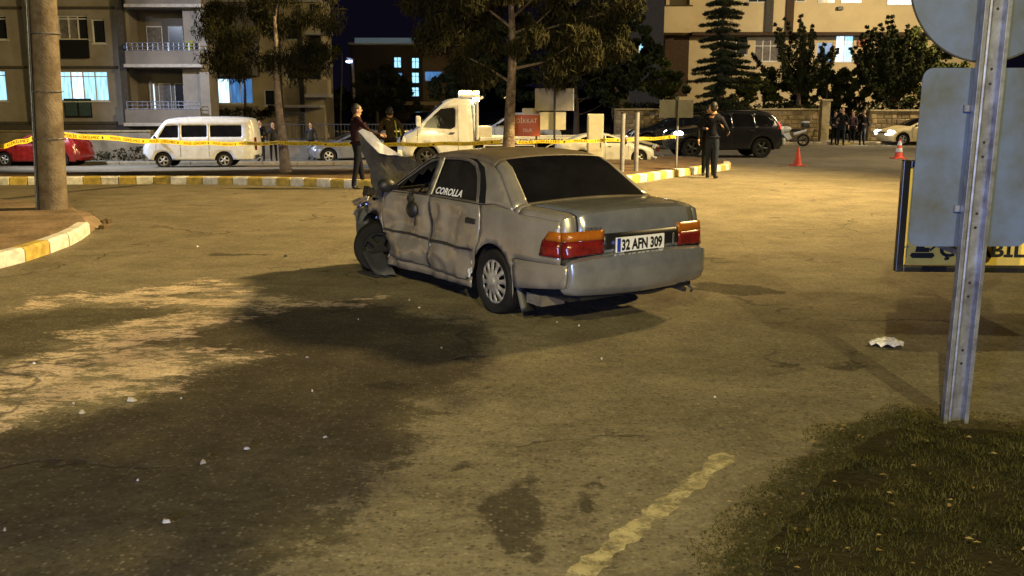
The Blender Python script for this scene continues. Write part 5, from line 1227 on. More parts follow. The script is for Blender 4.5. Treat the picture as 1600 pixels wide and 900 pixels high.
def tree(px, y, r0, trunk_top_py, blobs, label, leafm, barkm=None, name='tree', per=260, size=.10, lean_px=0, seed=0, limbs=True, flat=.8, squash=1, gaps=.25, cs_=.33, yspread=1.0):
    """blobs: (px, py, rx_px, ry_px) crown lobes as the photo shows them, spread in depth as well"""
    g = ground_at(px, y); root = empty(name, g, 0, label, 'tree'); rr_ = random.Random(seed + 11)
    k = y / 1508; top_ = at(px + lean_px, trunk_top_py, y) - g; pts = []; rd_ = []
    for i in range(9):
        t = i / 8; pts.append((top_.x * t + .12 * math.sin(t * 5 + seed) * t, .1 * math.sin(t * 4), top_.z * t - .1)); rd_.append(r0 * (1.15 - .25 * min(1, t * 6) - .65 * t))
    mb = MB(); mb.tube(pts, rd_, 12); mb.build('trunk', barkm or M['bark'], root, True)
    cs, ss, lm_ = [], [], MB()
    for bx, by, rx, ry in blobs:
        c = at(bx, by, y) - g; RX, RZ = rx * k, ry * k; n = max(4, int(RX * RZ * (19 if y < 30 else 14) * yspread))
        for _ in range(n):
            while True:
                d = Vector((rr_.uniform(-1, 1), rr_.uniform(-1, 1), rr_.uniform(-1, 1)))
                if d.length < 1: break
            q = c + Vector((d.x * RX, d.y * RX * yspread * .8, d.z * RZ))
            if noise.noise(q * .9 + Vector((seed, 0, 0))) < gaps - .5: continue
            cs.append(tuple(q)); ss.append(rr_.uniform(.6, 1.35) * cs_)
            if limbs and rr_.random() < .09:
                t = min(.97, max(.25, q.z / max(.1, top_.z) - .12)); i = t * 8; i0 = min(7, int(i)); a = Vector(pts[i0]).lerp(Vector(pts[i0 + 1]), i - i0); mid_ = a.lerp(q, .5) + Vector((0, 0, .12 * (q - a).length * rr_.uniform(-1, 1.4)))
                lm_.tube([a, mid_, q], [r0 * .20, r0 * .11, r0 * .03], 5, cap=False)
    if lm_.v: lm_.build('limbs', barkm or M['bark'], root, True)
    if cs: leaves('crown', cs, ss, per, size, leafm, root, seed, flat, squash)
    return root
NB = M['needles']
tree(445, 27.2, .17, 20, [(430, 20, 60, 28), (360, 60, 42, 34), (395, 92, 48, 26), (470, 78, 42, 30), (505, 100, 36, 12), (425, -30, 90, 46), (345, 100, 26, 16), (490, 30, 36, 30), (400, 50, 60, 40), (455, 112, 40, 18), (330, 30, 20, 24)], 'tall pine with pale lit trunk and sparse brown needles on the median, left', NB, size=.085, per=200, lean_px=-22, barkm=mat('pale_bark', (.40, .31, .25), .9, col2=(.20, .15, .12), scale=6, bump=1, bscale=20), seed=3, squash=.30, gaps=.30, cs_=.46)
tree(795, 24.4, .20, -60, [(700, 30, 62, 36), (760, 62, 62, 40), (850, 48, 70, 44), (930, 60, 48, 42), (800, 0, 130, 40), (690, -10, 60, 50), (890, 100, 52, 26), (740, 110, 40, 20), (960, 10, 50, 60), (830, -60, 160, 50)], 'broad dark pine with bare pale lower trunk on the median, middle', NB, size=.095, per=260, lean_px=2, seed=5, squash=.35, gaps=.2, cs_=.48)
# trees beyond the roads
def spruce(px, y, top_py, base_py, hw_px, label, seed):
    g = ground_at(px, y); root = empty('spruce_tree', g, 0, label, 'tree'); k = y / 1508; rr_ = random.Random(seed)
    zt = at(px, top_py, y).z - g.z; zb = at(px, base_py, y).z - g.z
    mb = MB(); mb.tube([(0, 0, -.1), (0, 0, zt)], [.20, .03], 8); mb.build('trunk', M['barkd'], root, True)
    cs, ss = [], []; z = zb; lm_ = MB()
    while z < zt:
        t = (z - zb) / (zt - zb); L_ = hw_px * k * (1 - t) ** .75 * rr_.uniform(.7, 1.2) + .12
        for j in range(rr_.randint(5, 8)):
            a = rr_.uniform(0, 6.28); l = L_ * rr_.uniform(.6, 1.1); lm_.tube([(0, 0, z), (math.cos(a) * l, math.sin(a) * l, z - .1 * l)], [.03, .008], 4, cap=False)
            for s in range(int(l / .28) + 1):
                f = (s + .6) * .28; 
                if f > l: break
                cs.append((math.cos(a) * f + rr_.uniform(-.1, .1), math.sin(a) * f, z - .16 * f + .06 * f * f * .3)); ss.append(.17 + .22 * (1 - f / l))
        z += rr_.uniform(.26, .42)
    lm_.build('limbs', M['barkd'], root, True); leaves('crown', cs, ss, 60, .08, M['spruce'], root, seed, .45, .4)
spruce(1122, 49.5, -70, 175, 66, 'tall dark spruce with tiered branches in front of the cream apartment block', 2)
def poplar(px, y, top_py, base_py, n_, spread, label, seed, leafm, per=34):
    """many steep whips from a short trunk, leaves along them"""
    g = ground_at(px, y); root = empty('tree', g, 0, label, 'tree'); k = y / 1508; rr_ = random.Random(seed); zb = at(px, base_py, y).z - g.z
    mb = MB(); mb.tube([(0, 0, -.1), (.05, 0, max(.6, zb))], [.16, .12], 8); mb.build('trunk', M['barkd'], root, True)
    cs, ss = [], []; lm_ = MB()
    for j in range(n_):
        sx = rr_.uniform(-1, 1); e_ = at(px + sx * spread, top_py + abs(sx) ** 1.4 * 46 + rr_.uniform(-6, 32), y) - g; e_.y = rr_.uniform(-1, 1) * spread * k * .7
        a = Vector((.05, 0, max(.5, zb))); m_ = a.lerp(e_, .5) + Vector((sx * .25, 0, -.3)); pts = [a, a.lerp(m_, .6), m_, m_.lerp(e_, .55), e_]; lm_.tube(pts, [.05, .04, .03, .02, .008], 5, cap=False)
        for s in range(3, 20):
            t = s / 19; q = a.lerp(m_, t * 2) if t < .5 else m_.lerp(e_, t * 2 - 1); cs.append(tuple(q + Vector((rr_.uniform(-.12, .12), rr_.uniform(-.12, .12), 0)))); ss.append(.32 * (1.1 - t * .75))
    lm_.build('limbs', M['barkd'], root, True); leaves('crown', cs, ss, per, .085, leafm, root, seed, .9, .7)
poplar(1243, 54, 22, 150, 17, 62, 'upright tree with steep leafy branches before the lit window of the cream block', 4, M['leafd'])
poplar(1388, 54.5, 20, 160, 24, 66, 'dense upright tree right of the gateway, reaching the upper windows', 6, M['leafd'], 44)
tree(1035, 55.5, .16, 110, [(1030, 115, 38, 34), (1050, 145, 34, 24), (1000, 140, 30, 26)], 'rounded green tree left of the spruce', M['leafg'], M['barkd'], per=110, size=.10, seed=8, gaps=.25)
tree(1195, 55.5, .14, 120, [(1190, 132, 44, 26), (1160, 150, 30, 18), (1225, 150, 30, 18)], 'low bushy tree behind the stone wall, between spruce and upright tree', M['leafg'], M['barkd'], per=100, size=.10, seed=9)
tree(1290, 55.8, .14, 120, [(1290, 128, 42, 26), (1270, 152, 30, 14), (1320, 140, 26, 24)], 'bushy tree directly behind the gate pillar', M['leafd'], M['barkd'], per=110, size=.10, seed=10)
tree(1400, 55.8, .2, 70, [(1370, 115, 56, 38), (1420, 90, 50, 46), (1400, 140, 60, 24), (1470, 110, 50, 60)], 'large dark bushy tree behind the wall at right', M['leafg'], M['barkd'], per=100, size=.11, seed=12)
tree(900, 50, .2, 60, [(900, 90, 52, 50), (940, 130, 44, 34), (880, 140, 40, 28), (985, 70, 44, 56), (960, 120, 40, 40)], 'wide black-green tree behind the signs', M['leafd'], M['barkd'], per=120, size=.12, seed=13, gaps=.18)
tree(745, 58, .2, 80, [(740, 110, 52, 44), (700, 135, 34, 22), (800, 110, 44, 50), (760, 60, 50, 40)], 'dark tree beyond the tow truck light bar', M['leafd'], M['barkd'], per=110, size=.13, seed=14, gaps=.2)
tree(590, 72, .2, 120, [(600, 140, 44, 34), (560, 160, 34, 22), (630, 160, 30, 18), (520, 150, 30, 30)], 'dark tree in front of the far building', M['leafd'], M['barkd'], per=90, size=.16, seed=15, gaps=.25)
tree(532, 64, .1, 80, [(530, 84, 18, 12), (512, 92, 14, 10)], 'small treetop beside the second apartment block', M['leafg'], M['barkd'], per=70, size=.11, seed=16)
tree(380, 52, .14, 100, [(352, 80, 34, 30), (340, 40, 20, 40), (405, 172, 24, 10)], 'garden tree before the second apartment block', NB, M['barkd'], per=60, size=.10, seed=17, gaps=.35)
def hedge(name, px0, px1, y, top_py, label, leafm, seed, dep=.6, per=60, size=.08):
    rr_ = random.Random(seed); a = ground_at(px0, y); c = ground_at(px1, y); root = empty(name, a, 0, label, 'shrubs' if name != 'hedge' else 'hedge'); cs, ss = [], []; zt = at(0, top_py, y).z; st = MB()
    n = int((c.x - a.x) / .35)
    for i in range(n):
        x = i * .35; hgt = zt - a.z + .35 * noise.noise(Vector((x * .5, seed, 0)))
        st.tube([(x, 0, 0), (x + rr_.uniform(-.1, .1), 0, hgt * .7)], .02, 4)
        for j in range(max(2, int(hgt / .3))): cs.append((x + rr_.uniform(-.2, .2), rr_.uniform(-dep, dep) * .5, hgt * (j + .7) / max(2, int(hgt / .3)))); ss.append(.3)
    st.build('stems', M['barkd'], root); leaves('foliage', cs, ss, per, size, leafm, root, seed)
hedge('hedge', 965, 1290, 54.2, 164, 'rough hedge along the top of the stone wall', M['leafd'], 21)
hedge('hedge', 1340, 1520, 54.2, 160, 'rough hedge right of the gateway', M['leafd'], 22)
hedge('hedge', 1284, 1352, 57.5, 152, 'dark hedge seen through the gateway behind the onlookers', M['leafd'], 31, dep=1.2, per=110)
hedge('shrub', 335, 400, 50, 172, 'low dark shrubs under the cyan-lit window', M['leafd'], 23)
hedge('shrub', 470, 650, 47, 222, 'dry lit shrubs along the far verge behind the men', M['leafg'], 24, size=.07)
hedge('shrub', 60, 240, 41.9, 232, 'weeds at the foot of the retaining wall', NB, 25, per=20)

# ------------------------------------------------------------------ buildings
class Facade:
    """flat front at depth y, described with photo pixels taken at that depth"""
    def __init__(s, name, y, px0, px1, top_py, label, wallm, depth=11, holes=(), base_z=None, cat='apartment building'):
        s.y = y; a = at(px0, 160, y); c = at(px1, 160, y); s.x0, s.x1 = a.x, c.x; s.zb = base_z if base_z is not None else hz(a.x, y) - .2; s.zt = at(800, top_py, y).z
        s.root = empty(name, ((s.x0 + s.x1) / 2, y, s.zb), 0, label, cat); s.ox = (s.x0 + s.x1) / 2; s.oz = s.zb; s.w = wallm
        hs = [s.r(*h) for h in holes]; H = [[(a, c), (b_, c), (b_, d), (a, d)] for a, b_, c, d in hs]
        o = panel('front_wall', [(s.x0 - s.ox, 0), (s.x1 - s.ox, 0), (s.x1 - s.ox, s.zt - s.oz), (s.x0 - s.ox, s.zt - s.oz)], lambda u, v: (u, 0, v), wallm, s.root, H, sp=1.5, smooth=False)
        o.modifiers.new('t', 'SOLIDIFY').thickness = .22; o.modifiers['t'].offset = -1
        mb = MB(); mb.box(s.x0 - s.ox, s.x0 - s.ox + .2, .25, depth, 0, s.zt - s.oz); mb.box(s.x1 - s.ox - .2, s.x1 - s.ox, .25, depth, 0, s.zt - s.oz); mb.box(s.x0 - s.ox, s.x1 - s.ox, depth, depth + .2, 0, s.zt - s.oz); mb.build('outer_wall', wallm, s.root)
        mb = MB(); mb.box(s.x0 - s.ox, s.x1 - s.ox, -.35, depth + .3, s.zt - s.oz, s.zt - s.oz + .25); mb.build('roof', M['slab'], s.root)
        mb = MB(); mb.box(s.x0 - s.ox + .25, s.x1 - s.ox - .25, 1.7, 1.8, 0, s.zt - s.oz - .1); mb.build('inner_wall', M['fardark'], s.root)
    def r(s, x0, y0, x1, y1, dy=0):
        a = at(x0, y0, s.y + dy); c = at(x1, y1, s.y + dy); return a.x - s.ox, c.x - s.ox, c.z - s.oz, a.z - s.oz
    def box(s, nm, x0, y0, x1, y1, ya, yb, m_, bevel=0):
        a, b_, c, d = s.r(x0, y0, x1, y1, ya); mb = MB(); mb.box(a, b_, ya, yb, c, d); return mb.build(nm, m_, s.root, bevel=bevel)
    def window(s, x0, y0, x1, y1, panes, pm, transom=None, fm=None, dy=.12, sill=True):
        a, b_, c, d = s.r(x0, y0, x1, y1, 0); f = MB(); t = .055; fm = fm or M['frame']
        f.box(a, b_, dy - .04, dy + .04, c, c + t); f.box(a, b_, dy - .04, dy + .04, d - t, d); f.box(a, a + t, dy - .041, dy + .041, c + t, d - t); f.box(b_ - t, b_, dy - .041, dy + .041, c + t, d - t)
        if sill: f.box(a - .05, b_ + .05, -.06, dy - .045, c - .05, c - .005)
        o = f.build('window', fm, s.root); zt = d - (d - c) * transom if transom else None
        for k in range(panes):
            p0, p1 = a + t + (b_ - a - 2 * t) * k / panes, a + t + (b_ - a - 2 * t) * (k + 1) / panes
            if k: mb = MB(); mb.box(p0 - .03, p0 + .03, dy - .035, dy + .035, c + t, d - t); mb.build('mullion', fm, o)
            mm = pm[k % len(pm)] if isinstance(pm, (list, tuple)) else pm
            mb = MB(); mb.box(p0 + .005, p1 - .005, dy, dy + .01, c + t, (zt or d - t)); mb.build('pane', mm, o)
            if zt: mb = MB(); mb.box(p0 + .005, p1 - .005, dy, dy + .01, zt + .05, d - t); mb.build('pane', mm, o)
        if zt: mb = MB(); mb.box(a + t, b_ - t, dy - .034, dy + .036, zt, zt + .05); mb.build('transom', fm, o)
        return o
    def railing(s, x0, y0, x1, y1, ya, m_, n=12, fill=None):
        a, b_, c, d = s.r(x0, y0, x1, y1, ya); mb = MB()
        for z in (c, (c + d) / 2, d): mb.tube([(a, ya, z), (b_, ya, z)], .022, 5)
        for k in range(n + 1): x = a + (b_ - a) * k / n; mb.tube([(x, ya, c - .05), (x, ya, d)], .014 if k % 4 else .03, 4)
        return mb.build('railing', m_, s.root)
# left apartment block
LB = 47
h1 = [(88, 24, 139, 62), (142, 30, 166, 68), (88, 111, 171, 158), (-40, 110, 12, 158), (-190, 110, -120, 158), (-190, 28, -120, 64), (-40, 24, 12, 62)]
h1b = [(197, 14, 290, 98), (197, 107, 290, 190)]
L = Facade('apartment_block', LB, -260, 320, -130, 'grey apartment block at left with recessed balconies and cyan-lit windows', M['stucco'], depth=2.0, holes=h1 + h1b + [(88, -62, 139, -26), (197, -76, 290, 4)])
for q in ((88, 24, 139, 62), (88, -62, 139, -26), (-40, 24, 12, 62), (-190, 28, -120, 64)): L.window(*q, 3, [M['curtain'], M['curtain'], M['darkwin']], .16)
L.window(142, 30, 166, 68, 1, M['darkwin']); L.window(88, 111, 171, 158, 4, [M['lit'], M['litw'], M['lit'], M['lit']], .20); L.window(-40, 110, 12, 158, 3, M['lit'], .18); L.window(-190, 110, -120, 158, 3, M['darkwin'])
L.box('door_guard', 93, 62, 140, 91, -.16, -.1, M['trim']); 
mb = MB(); a, b_, c, d = L.r(100, 154, 145, 184); mb.box(a, b_, -.04, -.004, c, d); o = mb.build('french_door', M['darkwin'], L.root); 
for k in range(2): mb = MB(); mb.box(a + .05 + (b_ - a) / 2 * k, a + (b_ - a) / 2 * (k + 1) - .05, -.052, -.042, c + .1, d - .05); mb.build('pane', mat('dim_teal', (.05, .085, .10), .3), o)
for py in (12, 105, 192, -76): L.box('floor_band', -258, py - 2, 183, py + 2, -.10, -.005, M['stuccod'])
L.box('pipe_strip', 22, -120, 52, 196, -.30, -.02, M['stuccod']); L.box('pilaster', 180, -120, 194, 196, -.34, -.02, M['stuccod']); L.box('pilaster', 312, -120, 320, 250, -.2, -.02, M['stucco'])
L.box('plinth_gap', -258, 195, 320, 203, -.16, -.02, M['stuccod'])
for i, (py0, py1) in enumerate(((14, 98), (107, 190), (-76, 4))):
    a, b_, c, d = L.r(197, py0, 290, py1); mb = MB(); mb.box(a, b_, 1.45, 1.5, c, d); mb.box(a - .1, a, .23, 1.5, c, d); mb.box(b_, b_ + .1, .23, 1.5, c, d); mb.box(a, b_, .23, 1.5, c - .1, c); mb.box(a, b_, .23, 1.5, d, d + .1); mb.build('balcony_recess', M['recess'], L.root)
    hgt = py1 - py0
    for wx0, wx1, wm, tp in ((228, 256, M['curtain'], .32), (262, 288, M['darkwin'], .32)) if i != 1 else ((232, 238, M['blue'], .28), (238, 245, M['litw'], .28), (247, 270, M['curtain'], .28), (272, 290, M['darkwin'], .28)):
        a2, b2, c2, d2 = L.r(wx0, py0 + hgt * tp, wx1, py1 - 10, 1.4); mb = MB(); mb.box(a2, b2, 1.40, 1.44, c2, d2); o = mb.build('balcony_door', M['frame'], L.root); mb = MB(); mb.box(a2 + .04, b2 - .04, 1.385, 1.398, c2 + .05, d2 - .05); mb.build('pane', wm, o)
    L.box('balcony_parapet', 195, py1 - 19, 314, py1 + 2, -.75, -.6, M['recess']); L.box('balcony_side', 195, py1 - 19, 198, py1 + 2, -.6, -.005, M['recess'])
    L.box('balcony_slab', 193, py1 + 2, 316, py1 + 7, -.78, -.005, M['slab'])
    L.railing(198, py1 - 31, 312, py1 - 20, -.68, M['galv'], 14)
    if i == 0: L.box('balcony_clutter', 290, py1 - 34, 302, py1 - 20, -.5, -.2, mat('plant_pot_cloth', (.30, .30, .04), .8)); L.box('satellite_box', 190, py1 - 29, 198, py1 - 20, -.6, -.3, M['trim'], .05)
for px in (118, 168, 255): L.window(px - 22, 207, px + 22, 216, 2, M['darkwin'], sill=False, dy=-.03)
# second block, ochre, partly behind the pine
L2 = Facade('apartment_block', 58, 328, 506, 4, 'ochre apartment block behind the pine with a stack of balconies on its right end', M['yellowst'], depth=3, holes=[(338, 122, 396, 162), (344, 38, 372, 70), (412, 20, 430, 50), (412, 84, 430, 112), (412, 140, 430, 165), (446, 30, 466, 62), (446, 92, 466, 124)])
L2.box('grey_bay', 328, 5, 400, 118, -1.0, -.01, M['recess']); L2.box('grey_bay_base', 328, 166, 400, 230, -1.0, -.01, M['recess'])  # end shaded by the tree; the darker stucco carries that shade
L2.window(338, 122, 396, 162, 3, [M['litw'], M['litdim'], M['litdim']]); 
for q in ((344, 38, 372, 70), (412, 20, 430, 50), (412, 84, 430, 112), (412, 140, 430, 165), (446, 30, 466, 62), (446, 92, 466, 124)): L2.window(*q, 1, M['darkwin'])
for py in (52, 102, 150):
    L2.box('balcony_slab', 476, py - 3, 514, py + 2, -1.3, -.01, M['slab']); L2.box('balcony_parapet', 478, py - 26, 512, py - 3, -1.3, -1.18, M['yellowst']); L2.box('balcony_side', 508, py - 26, 512, py - 3, -1.18, -.01, M['yellowst']); L2.box('balcony_door', 484, py - 46, 502, py - 4, -.05, -.008, M['darkwin'])
L2.railing(420, 176, 476, 190, -2.2, M['galv'], 16); L2.box('entrance_canopy', 446, 164, 500, 168, -1.6, -.01, M['slab'])
for px in (436, 470): L2.box('drain_pipe', px - 1, 8, px + 1, 220, -.12, -.02, M['stuccod'])
# far building, dark with lit windows
FB = Facade('far_building', 112, 548, 704, 70, 'dark far building with a column of cyan-lit windows and a pale roof edge', M['fardark'], holes=[(615, 89, 627, 106), (643, 90, 655, 107), (643, 113, 655, 130), (643, 136, 655, 151)])
for q in ((615, 89, 627, 106), (643, 90, 655, 107), (643, 113, 655, 130), (643, 136, 655, 151)): FB.window(*q, 2, M['lit'], .4, fm=M['fardark'])
FB.box('roof_edge', 554, 59, 648, 67, -1.0, 3, M['roofl']); FB.box('lit_bay', 664, 112, 690, 126, -.3, -.2, M['litdim']); FB.box('side_bay', 660, 86, 704, 170, -.19, -.01, mat('far_bay', (.10, .09, .085), .9))
FB.box('lower_window', 618, 114, 628, 120, -.1, -.02, M['litdim'])
# cream block at right
RB = 68
hr = [(1277, 66, 1300, 97), (1307, 54, 1332, 97), (1134, 56, 1168, 86), (1180, 62, 1216, 96), (1386, 62, 1412, 96)]
B = Facade('apartment_block', RB, 1036, 1560, -130, 'cream apartment block at right behind the garden trees, upper floors overhanging', M['creamst'], depth=14, holes=hr)
B.window(1277, 66, 1300, 97, 1, M['litdim']); B.window(1307, 54, 1332, 97, 2, [M['litw'], M['lit']], .35); B.window(1134, 56, 1168, 86, 2, [M['curtain'], M['darkwin']]); B.window(1180, 62, 1216, 96, 3, M['curtain'], .3); B.window(1386, 62, 1412, 96, 1, M['darkwin'])
a, b_, c, d = B.r(1082, -120, 1558, 50, -1.2); mb = MB(); mb.box(a, b_, -1.2, -.01, c, d); B.up = mb.build('upper_storeys', M['creamst'], B.root)
mb = MB(); a, b_, c, d = B.r(1082, 50, 1558, 55, -1.2); mb.box(a, b_, -1.23, -.008, c, d); mb.build('soffit_band', M['brownband'], B.root)
def upwin(x0, y0, x1, y1, n, m_):
    a, b_, c, d = B.r(x0, y0, x1, y1, -1.2); mb = MB(); mb.box(a, b_, -1.25, -1.203, c, d); o = mb.build('window', M['frame'], B.root)
    for k in range(n): mb = MB(); mb.box(a + .05 + (b_ - a - .05) * k / n, a + (b_ - a - .05) * (k + 1) / n, -1.262, -1.252, c + .05, d - .05); mb.build('pane', m_, o)
for q in ((1170, -30, 1198, 4), (1280, -30, 1304, 5), (1316, -30, 1346, 5), (1232, -30, 1258, 3)): upwin(*q, 2, M['darkwin'])
upwin(1388, -30, 1428, 8, 3, M['litw']); 
B.box('drain_pipe', 1203, -120, 1207, 50, -1.34, -1.21, M['stuccod']); B.box('drain_pipe', 1236, -120, 1239, 50, -1.32, -1.21, M['brownband'])
B.box('wall_lamp', 1309, 10, 1318, 16, -1.45, -1.21, M['dark'], .05)
a, b_, c, d = B.r(1036, 10, 1080, 51, -2.6); mb = MB(); mb.box(a, b_, -2.6, -2.45, c, d); mb.box(a, a + .12, -2.45, -.01, c, d); mb.box(b_ - .12, b_, -2.45, -.01, c, d); mb.box(a + .12, b_ - .12, -2.45, -.01, c, c + .15); mb.build('box_balcony', M['creamst'], B.root)
mb = MB(); mb.box(a - .05, b_ + .05, -2.65, -2.4, d + .002, d + .08); mb.build('balcony_rail', M['brownband'], B.root); B.box('dark_stairwell', 1040, 56, 1074, 150, -.1, -.01, M['brownband'])
B.box('flower_box', 1342, 62, 1352, 72, -.25, -.02, M['redsign'])
# dark annex between, with a lit strip window
A2 = Facade('annex_building', 62, 984, 1034, -90, 'dark narrow building left of the cream block with one cyan-lit window', M['fardark'], holes=[(998, 63, 1008, 98)])
A2.window(998, 63, 1008, 98, 1, M['lit'], .5)

# ------------------------------------------------------------------ walls
def stone_wall(px0, px1, y, top_py, label, pillar=None):
    a = ground_at(px0, y); c = ground_at(px1, y); z = .14 + a.z; H = at(800, top_py, y).z - z; Lw = c.x - a.x
    root = empty('stone_wall', (a.x, y, z), 0, label, 'wall'); mb = MB(); mb.box(0, Lw, .03, .4, -.2, H); mb.build('core', M['mortar'], root)
    mb = MB(); r = random.Random(int(px0)); zz = .01; row = 0
    while zz < H - .1:
        hh_ = min(r.uniform(.18, .30), H - zz - .01); x = r.uniform(0, .2)
        while x < Lw - .2:
            w_ = min(r.uniform(.22, .55), Lw - x - .01); e_ = r.uniform(.015, .05); j = lambda: r.uniform(-.02, .02)
            vs = [(x + .012, .03, zz + .012), (x + w_ - .012, .03, zz + .012), (x + w_ - .012, .03, zz + hh_ - .012), (x + .012, .03, zz + hh_ - .012)]
            vs += [(x + .04 + j(), .03 - e_, zz + .035 + j() * .5), (x + w_ - .04 + j(), .03 - e_, zz + .035 + j() * .5), (x + w_ - .04 + j(), .03 - e_, zz + hh_ - .035 + j() * .5), (x + .04 + j(), .03 - e_, zz + hh_ - .035 + j() * .5)]
            mb.add(vs, [(4, 5, 6, 7), (0, 1, 5, 4), (1, 2, 6, 5), (2, 3, 7, 6), (3, 0, 4, 7)], r.randint(0, 2)); x += w_
        zz += hh_
    o = mb.build('stonework', [M['stone'], mat('stone_b', (.40, .31, .18), .9, col2=(.22, .16, .09), scale=2), mat('stone_c', (.22, .17, .11), .9, scale=3)], root); o['kind'] = 'stuff'
    n = max(1, int(Lw / 1.2))
    for k in range(n): mb = MB(); mb.box(Lw * k / n + .006, Lw * (k + 1) / n - .006, -.06, .46, H + .002, H + .09); mb.build('coping_stone', M['coping'], root, bevel=.01)
    return root
stone_wall(960, 1278, 52.6, 172, 'stone wall with pale coping left of the gate pillar')
stone_wall(1356, 1560, 52.6, 174, 'stone wall right of the gateway behind the taxi')
for px, lb in ((1286, 'pale square gate pillar with cap, left side of the gateway'),):
    g = ground_at(px, 52.2); e = empty('gate_pillar', g + Vector((0, 0, .14)), 0, lb, 'pillar'); zt = at(px, 158, 52.2).z - g.z - .14
    mb = MB(); mb.box(-.22, .22, -.22, .22, -.1, zt); mb.build('shaft', M['coping'], e, bevel=.01); mb = MB(); mb.box(-.30, .30, -.30, .30, zt, zt + .10); mb.build('cap', M['coping'], e, bevel=.015)
# retaining wall on the left in front of the block
def render_wall(px0, px1, y, top_py, lb, m_, cap=True, thick=.3):
    a = ground_at(px0, y); c = ground_at(px1, y); z = a.z; H = at(800, top_py, y).z - z; root = empty('retaining_wall', (a.x, y, z), 0, lb, 'wall'); n = max(1, int((c.x - a.x) / 2.6)); Lw = c.x - a.x
    for k in range(n): mb = MB(); mb.box(Lw * k / n + .008, Lw * (k + 1) / n - .008, random.uniform(0, .02), thick, -.2, H); mb.build('wall_section', m_, root, bevel=.008)
    if cap: mb = MB(); mb.box(-.03, Lw + .03, -.05, thick + .05, H + .002, H + .07); mb.build('cap', M['mortar'], root)
    return root, a, Lw, H
render_wall(-260, 236, 42.6, 206, 'rendered retaining wall behind the red hatchback and the minibus', M['retain'])
rw, a, Lw, H = render_wall(404, 660, 44.5, 222, 'low wall with metal fence behind the men and the pine', M['retain'])
fe = empty('metal_fence', (a.x, a.y + .15, a.z + H + .07), 0, 'low metal bar fence on top of the low wall behind the men', 'fence')
for k in range(int(Lw / .16)): mb = MB(); mb.box(k * .16 - .008, k * .16 + .008, -.008, .008, 0, .75); mb.build('bar', M['dark'], fe) if k < 60 else None
mb = MB(); mb.box(0, Lw, -.012, .012, .72, .76); mb.box(0, Lw, -.012, .012, .06, .09); mb.build('rail', M['dark'], fe)
for px, py0, py1 in ((150, 218, 240), (30, 212, 226)):
    g = at(px, py0, 42.5); 
# far street lamp lit beyond, far lights
p = ground_at(556, 82); sl = empty('street_lamp', p, 0, 'distant street lamp with a bluish lit head above a pale slim pole', 'street lamp'); t = at(551, 92, 82) - p
mb = MB(); mb.tube([(0, 0, 0), (t.x, 0, t.z)], [.14, .09], 8); mb.build('pole', M['slab'], sl, True); mb = MB(); mb.tube([(t.x, 0, t.z), (t.x - .5, 0, t.z + .1)], .05, 6); mb.build('arm', M['slab'], sl); mb = MB(); q = at(546, 98, 82) - p; mb.ball((q.x, 0, q.z + .1), (.32, .2, .12), 10); mb.build('lamp_head', M['lampb'], sl, True)
for px, py, y, lb in ((672, 157, 130, 'tiny far street lamp, leftmost of the row of lights beyond the tow truck cab'), (681, 151, 105, 'brightest far street lamp of the row beyond the tow truck cab'), (692, 155, 150, 'tiny far street lamp in the middle of the row beyond the cab'), (705, 158, 150, 'tiny far street lamp, rightmost of the row just left of the light bar'), (788, 152, 150, 'tiny far street lamp just left of the middle pine trunk'), (722, 74, 160, 'single high far lamp glimpsed through the pine crown')):
    q = at(px, py, y); g = hz(q.x, 60); e = empty('street_lamp', (q.x, y, g), 0, lb, 'street lamp', 'far street lamps'); mb = MB(); mb.tube([(0, 0, 0), (0, 0, q.z - g)], .07, 5); mb.build('pole', M['dark'], e); mb = MB(); mb.ball((0, 0, q.z - g), (.22, .22, .14), 8); mb.build('lamp_head', M['far'], e)
    if px == 681: l = lamp('street_light', (q.x, y, q.z - .3), (q.x - 8, 70, 0), 60000, (1, .68, .25), .1, 160); l.parent = e; l.matrix_parent_inverse = Matrix.Translation((-q.x, -y, -g))
# distant low building roof strip (petrol-station like canopy) lit warm
e = empty('far_canopy', at(665, 164, 100), 0, 'low lit canopy roof far beyond the tow truck', 'canopy'); mb = MB(); mb.box(-4, 4, 0, 4, 0, .35); mb.build('roof', M['coping'], e); gz = hz(0, 60) - e.location.z
for x in (-3.6, 3.6): mb = MB(); mb.box(x - .12, x + .12, .2, .4, gz, -.003); mb.build('column', M['coping'], e)
hl = MB(); n = 60
for k in range(n + 1):
    x = -420 + 840 * k / n; z = 5 + 9 * noise.noise(Vector((k * .12, 0, 3))) + 4 * noise.noise(Vector((k * .5, 0, 9)))
    hl.v += [(x, 330, -3), (x, 345, max(2, z)), (x, 420, -3)]
for k in range(n): hl.f += [(3 * k, 3 * k + 3, 3 * k + 4, 3 * k + 1), (3 * k + 1, 3 * k + 4, 3 * k + 5, 3 * k + 2)]; hl.m += [0, 0]
tag(hl.build('hills', M['fardark']), kind='structure')

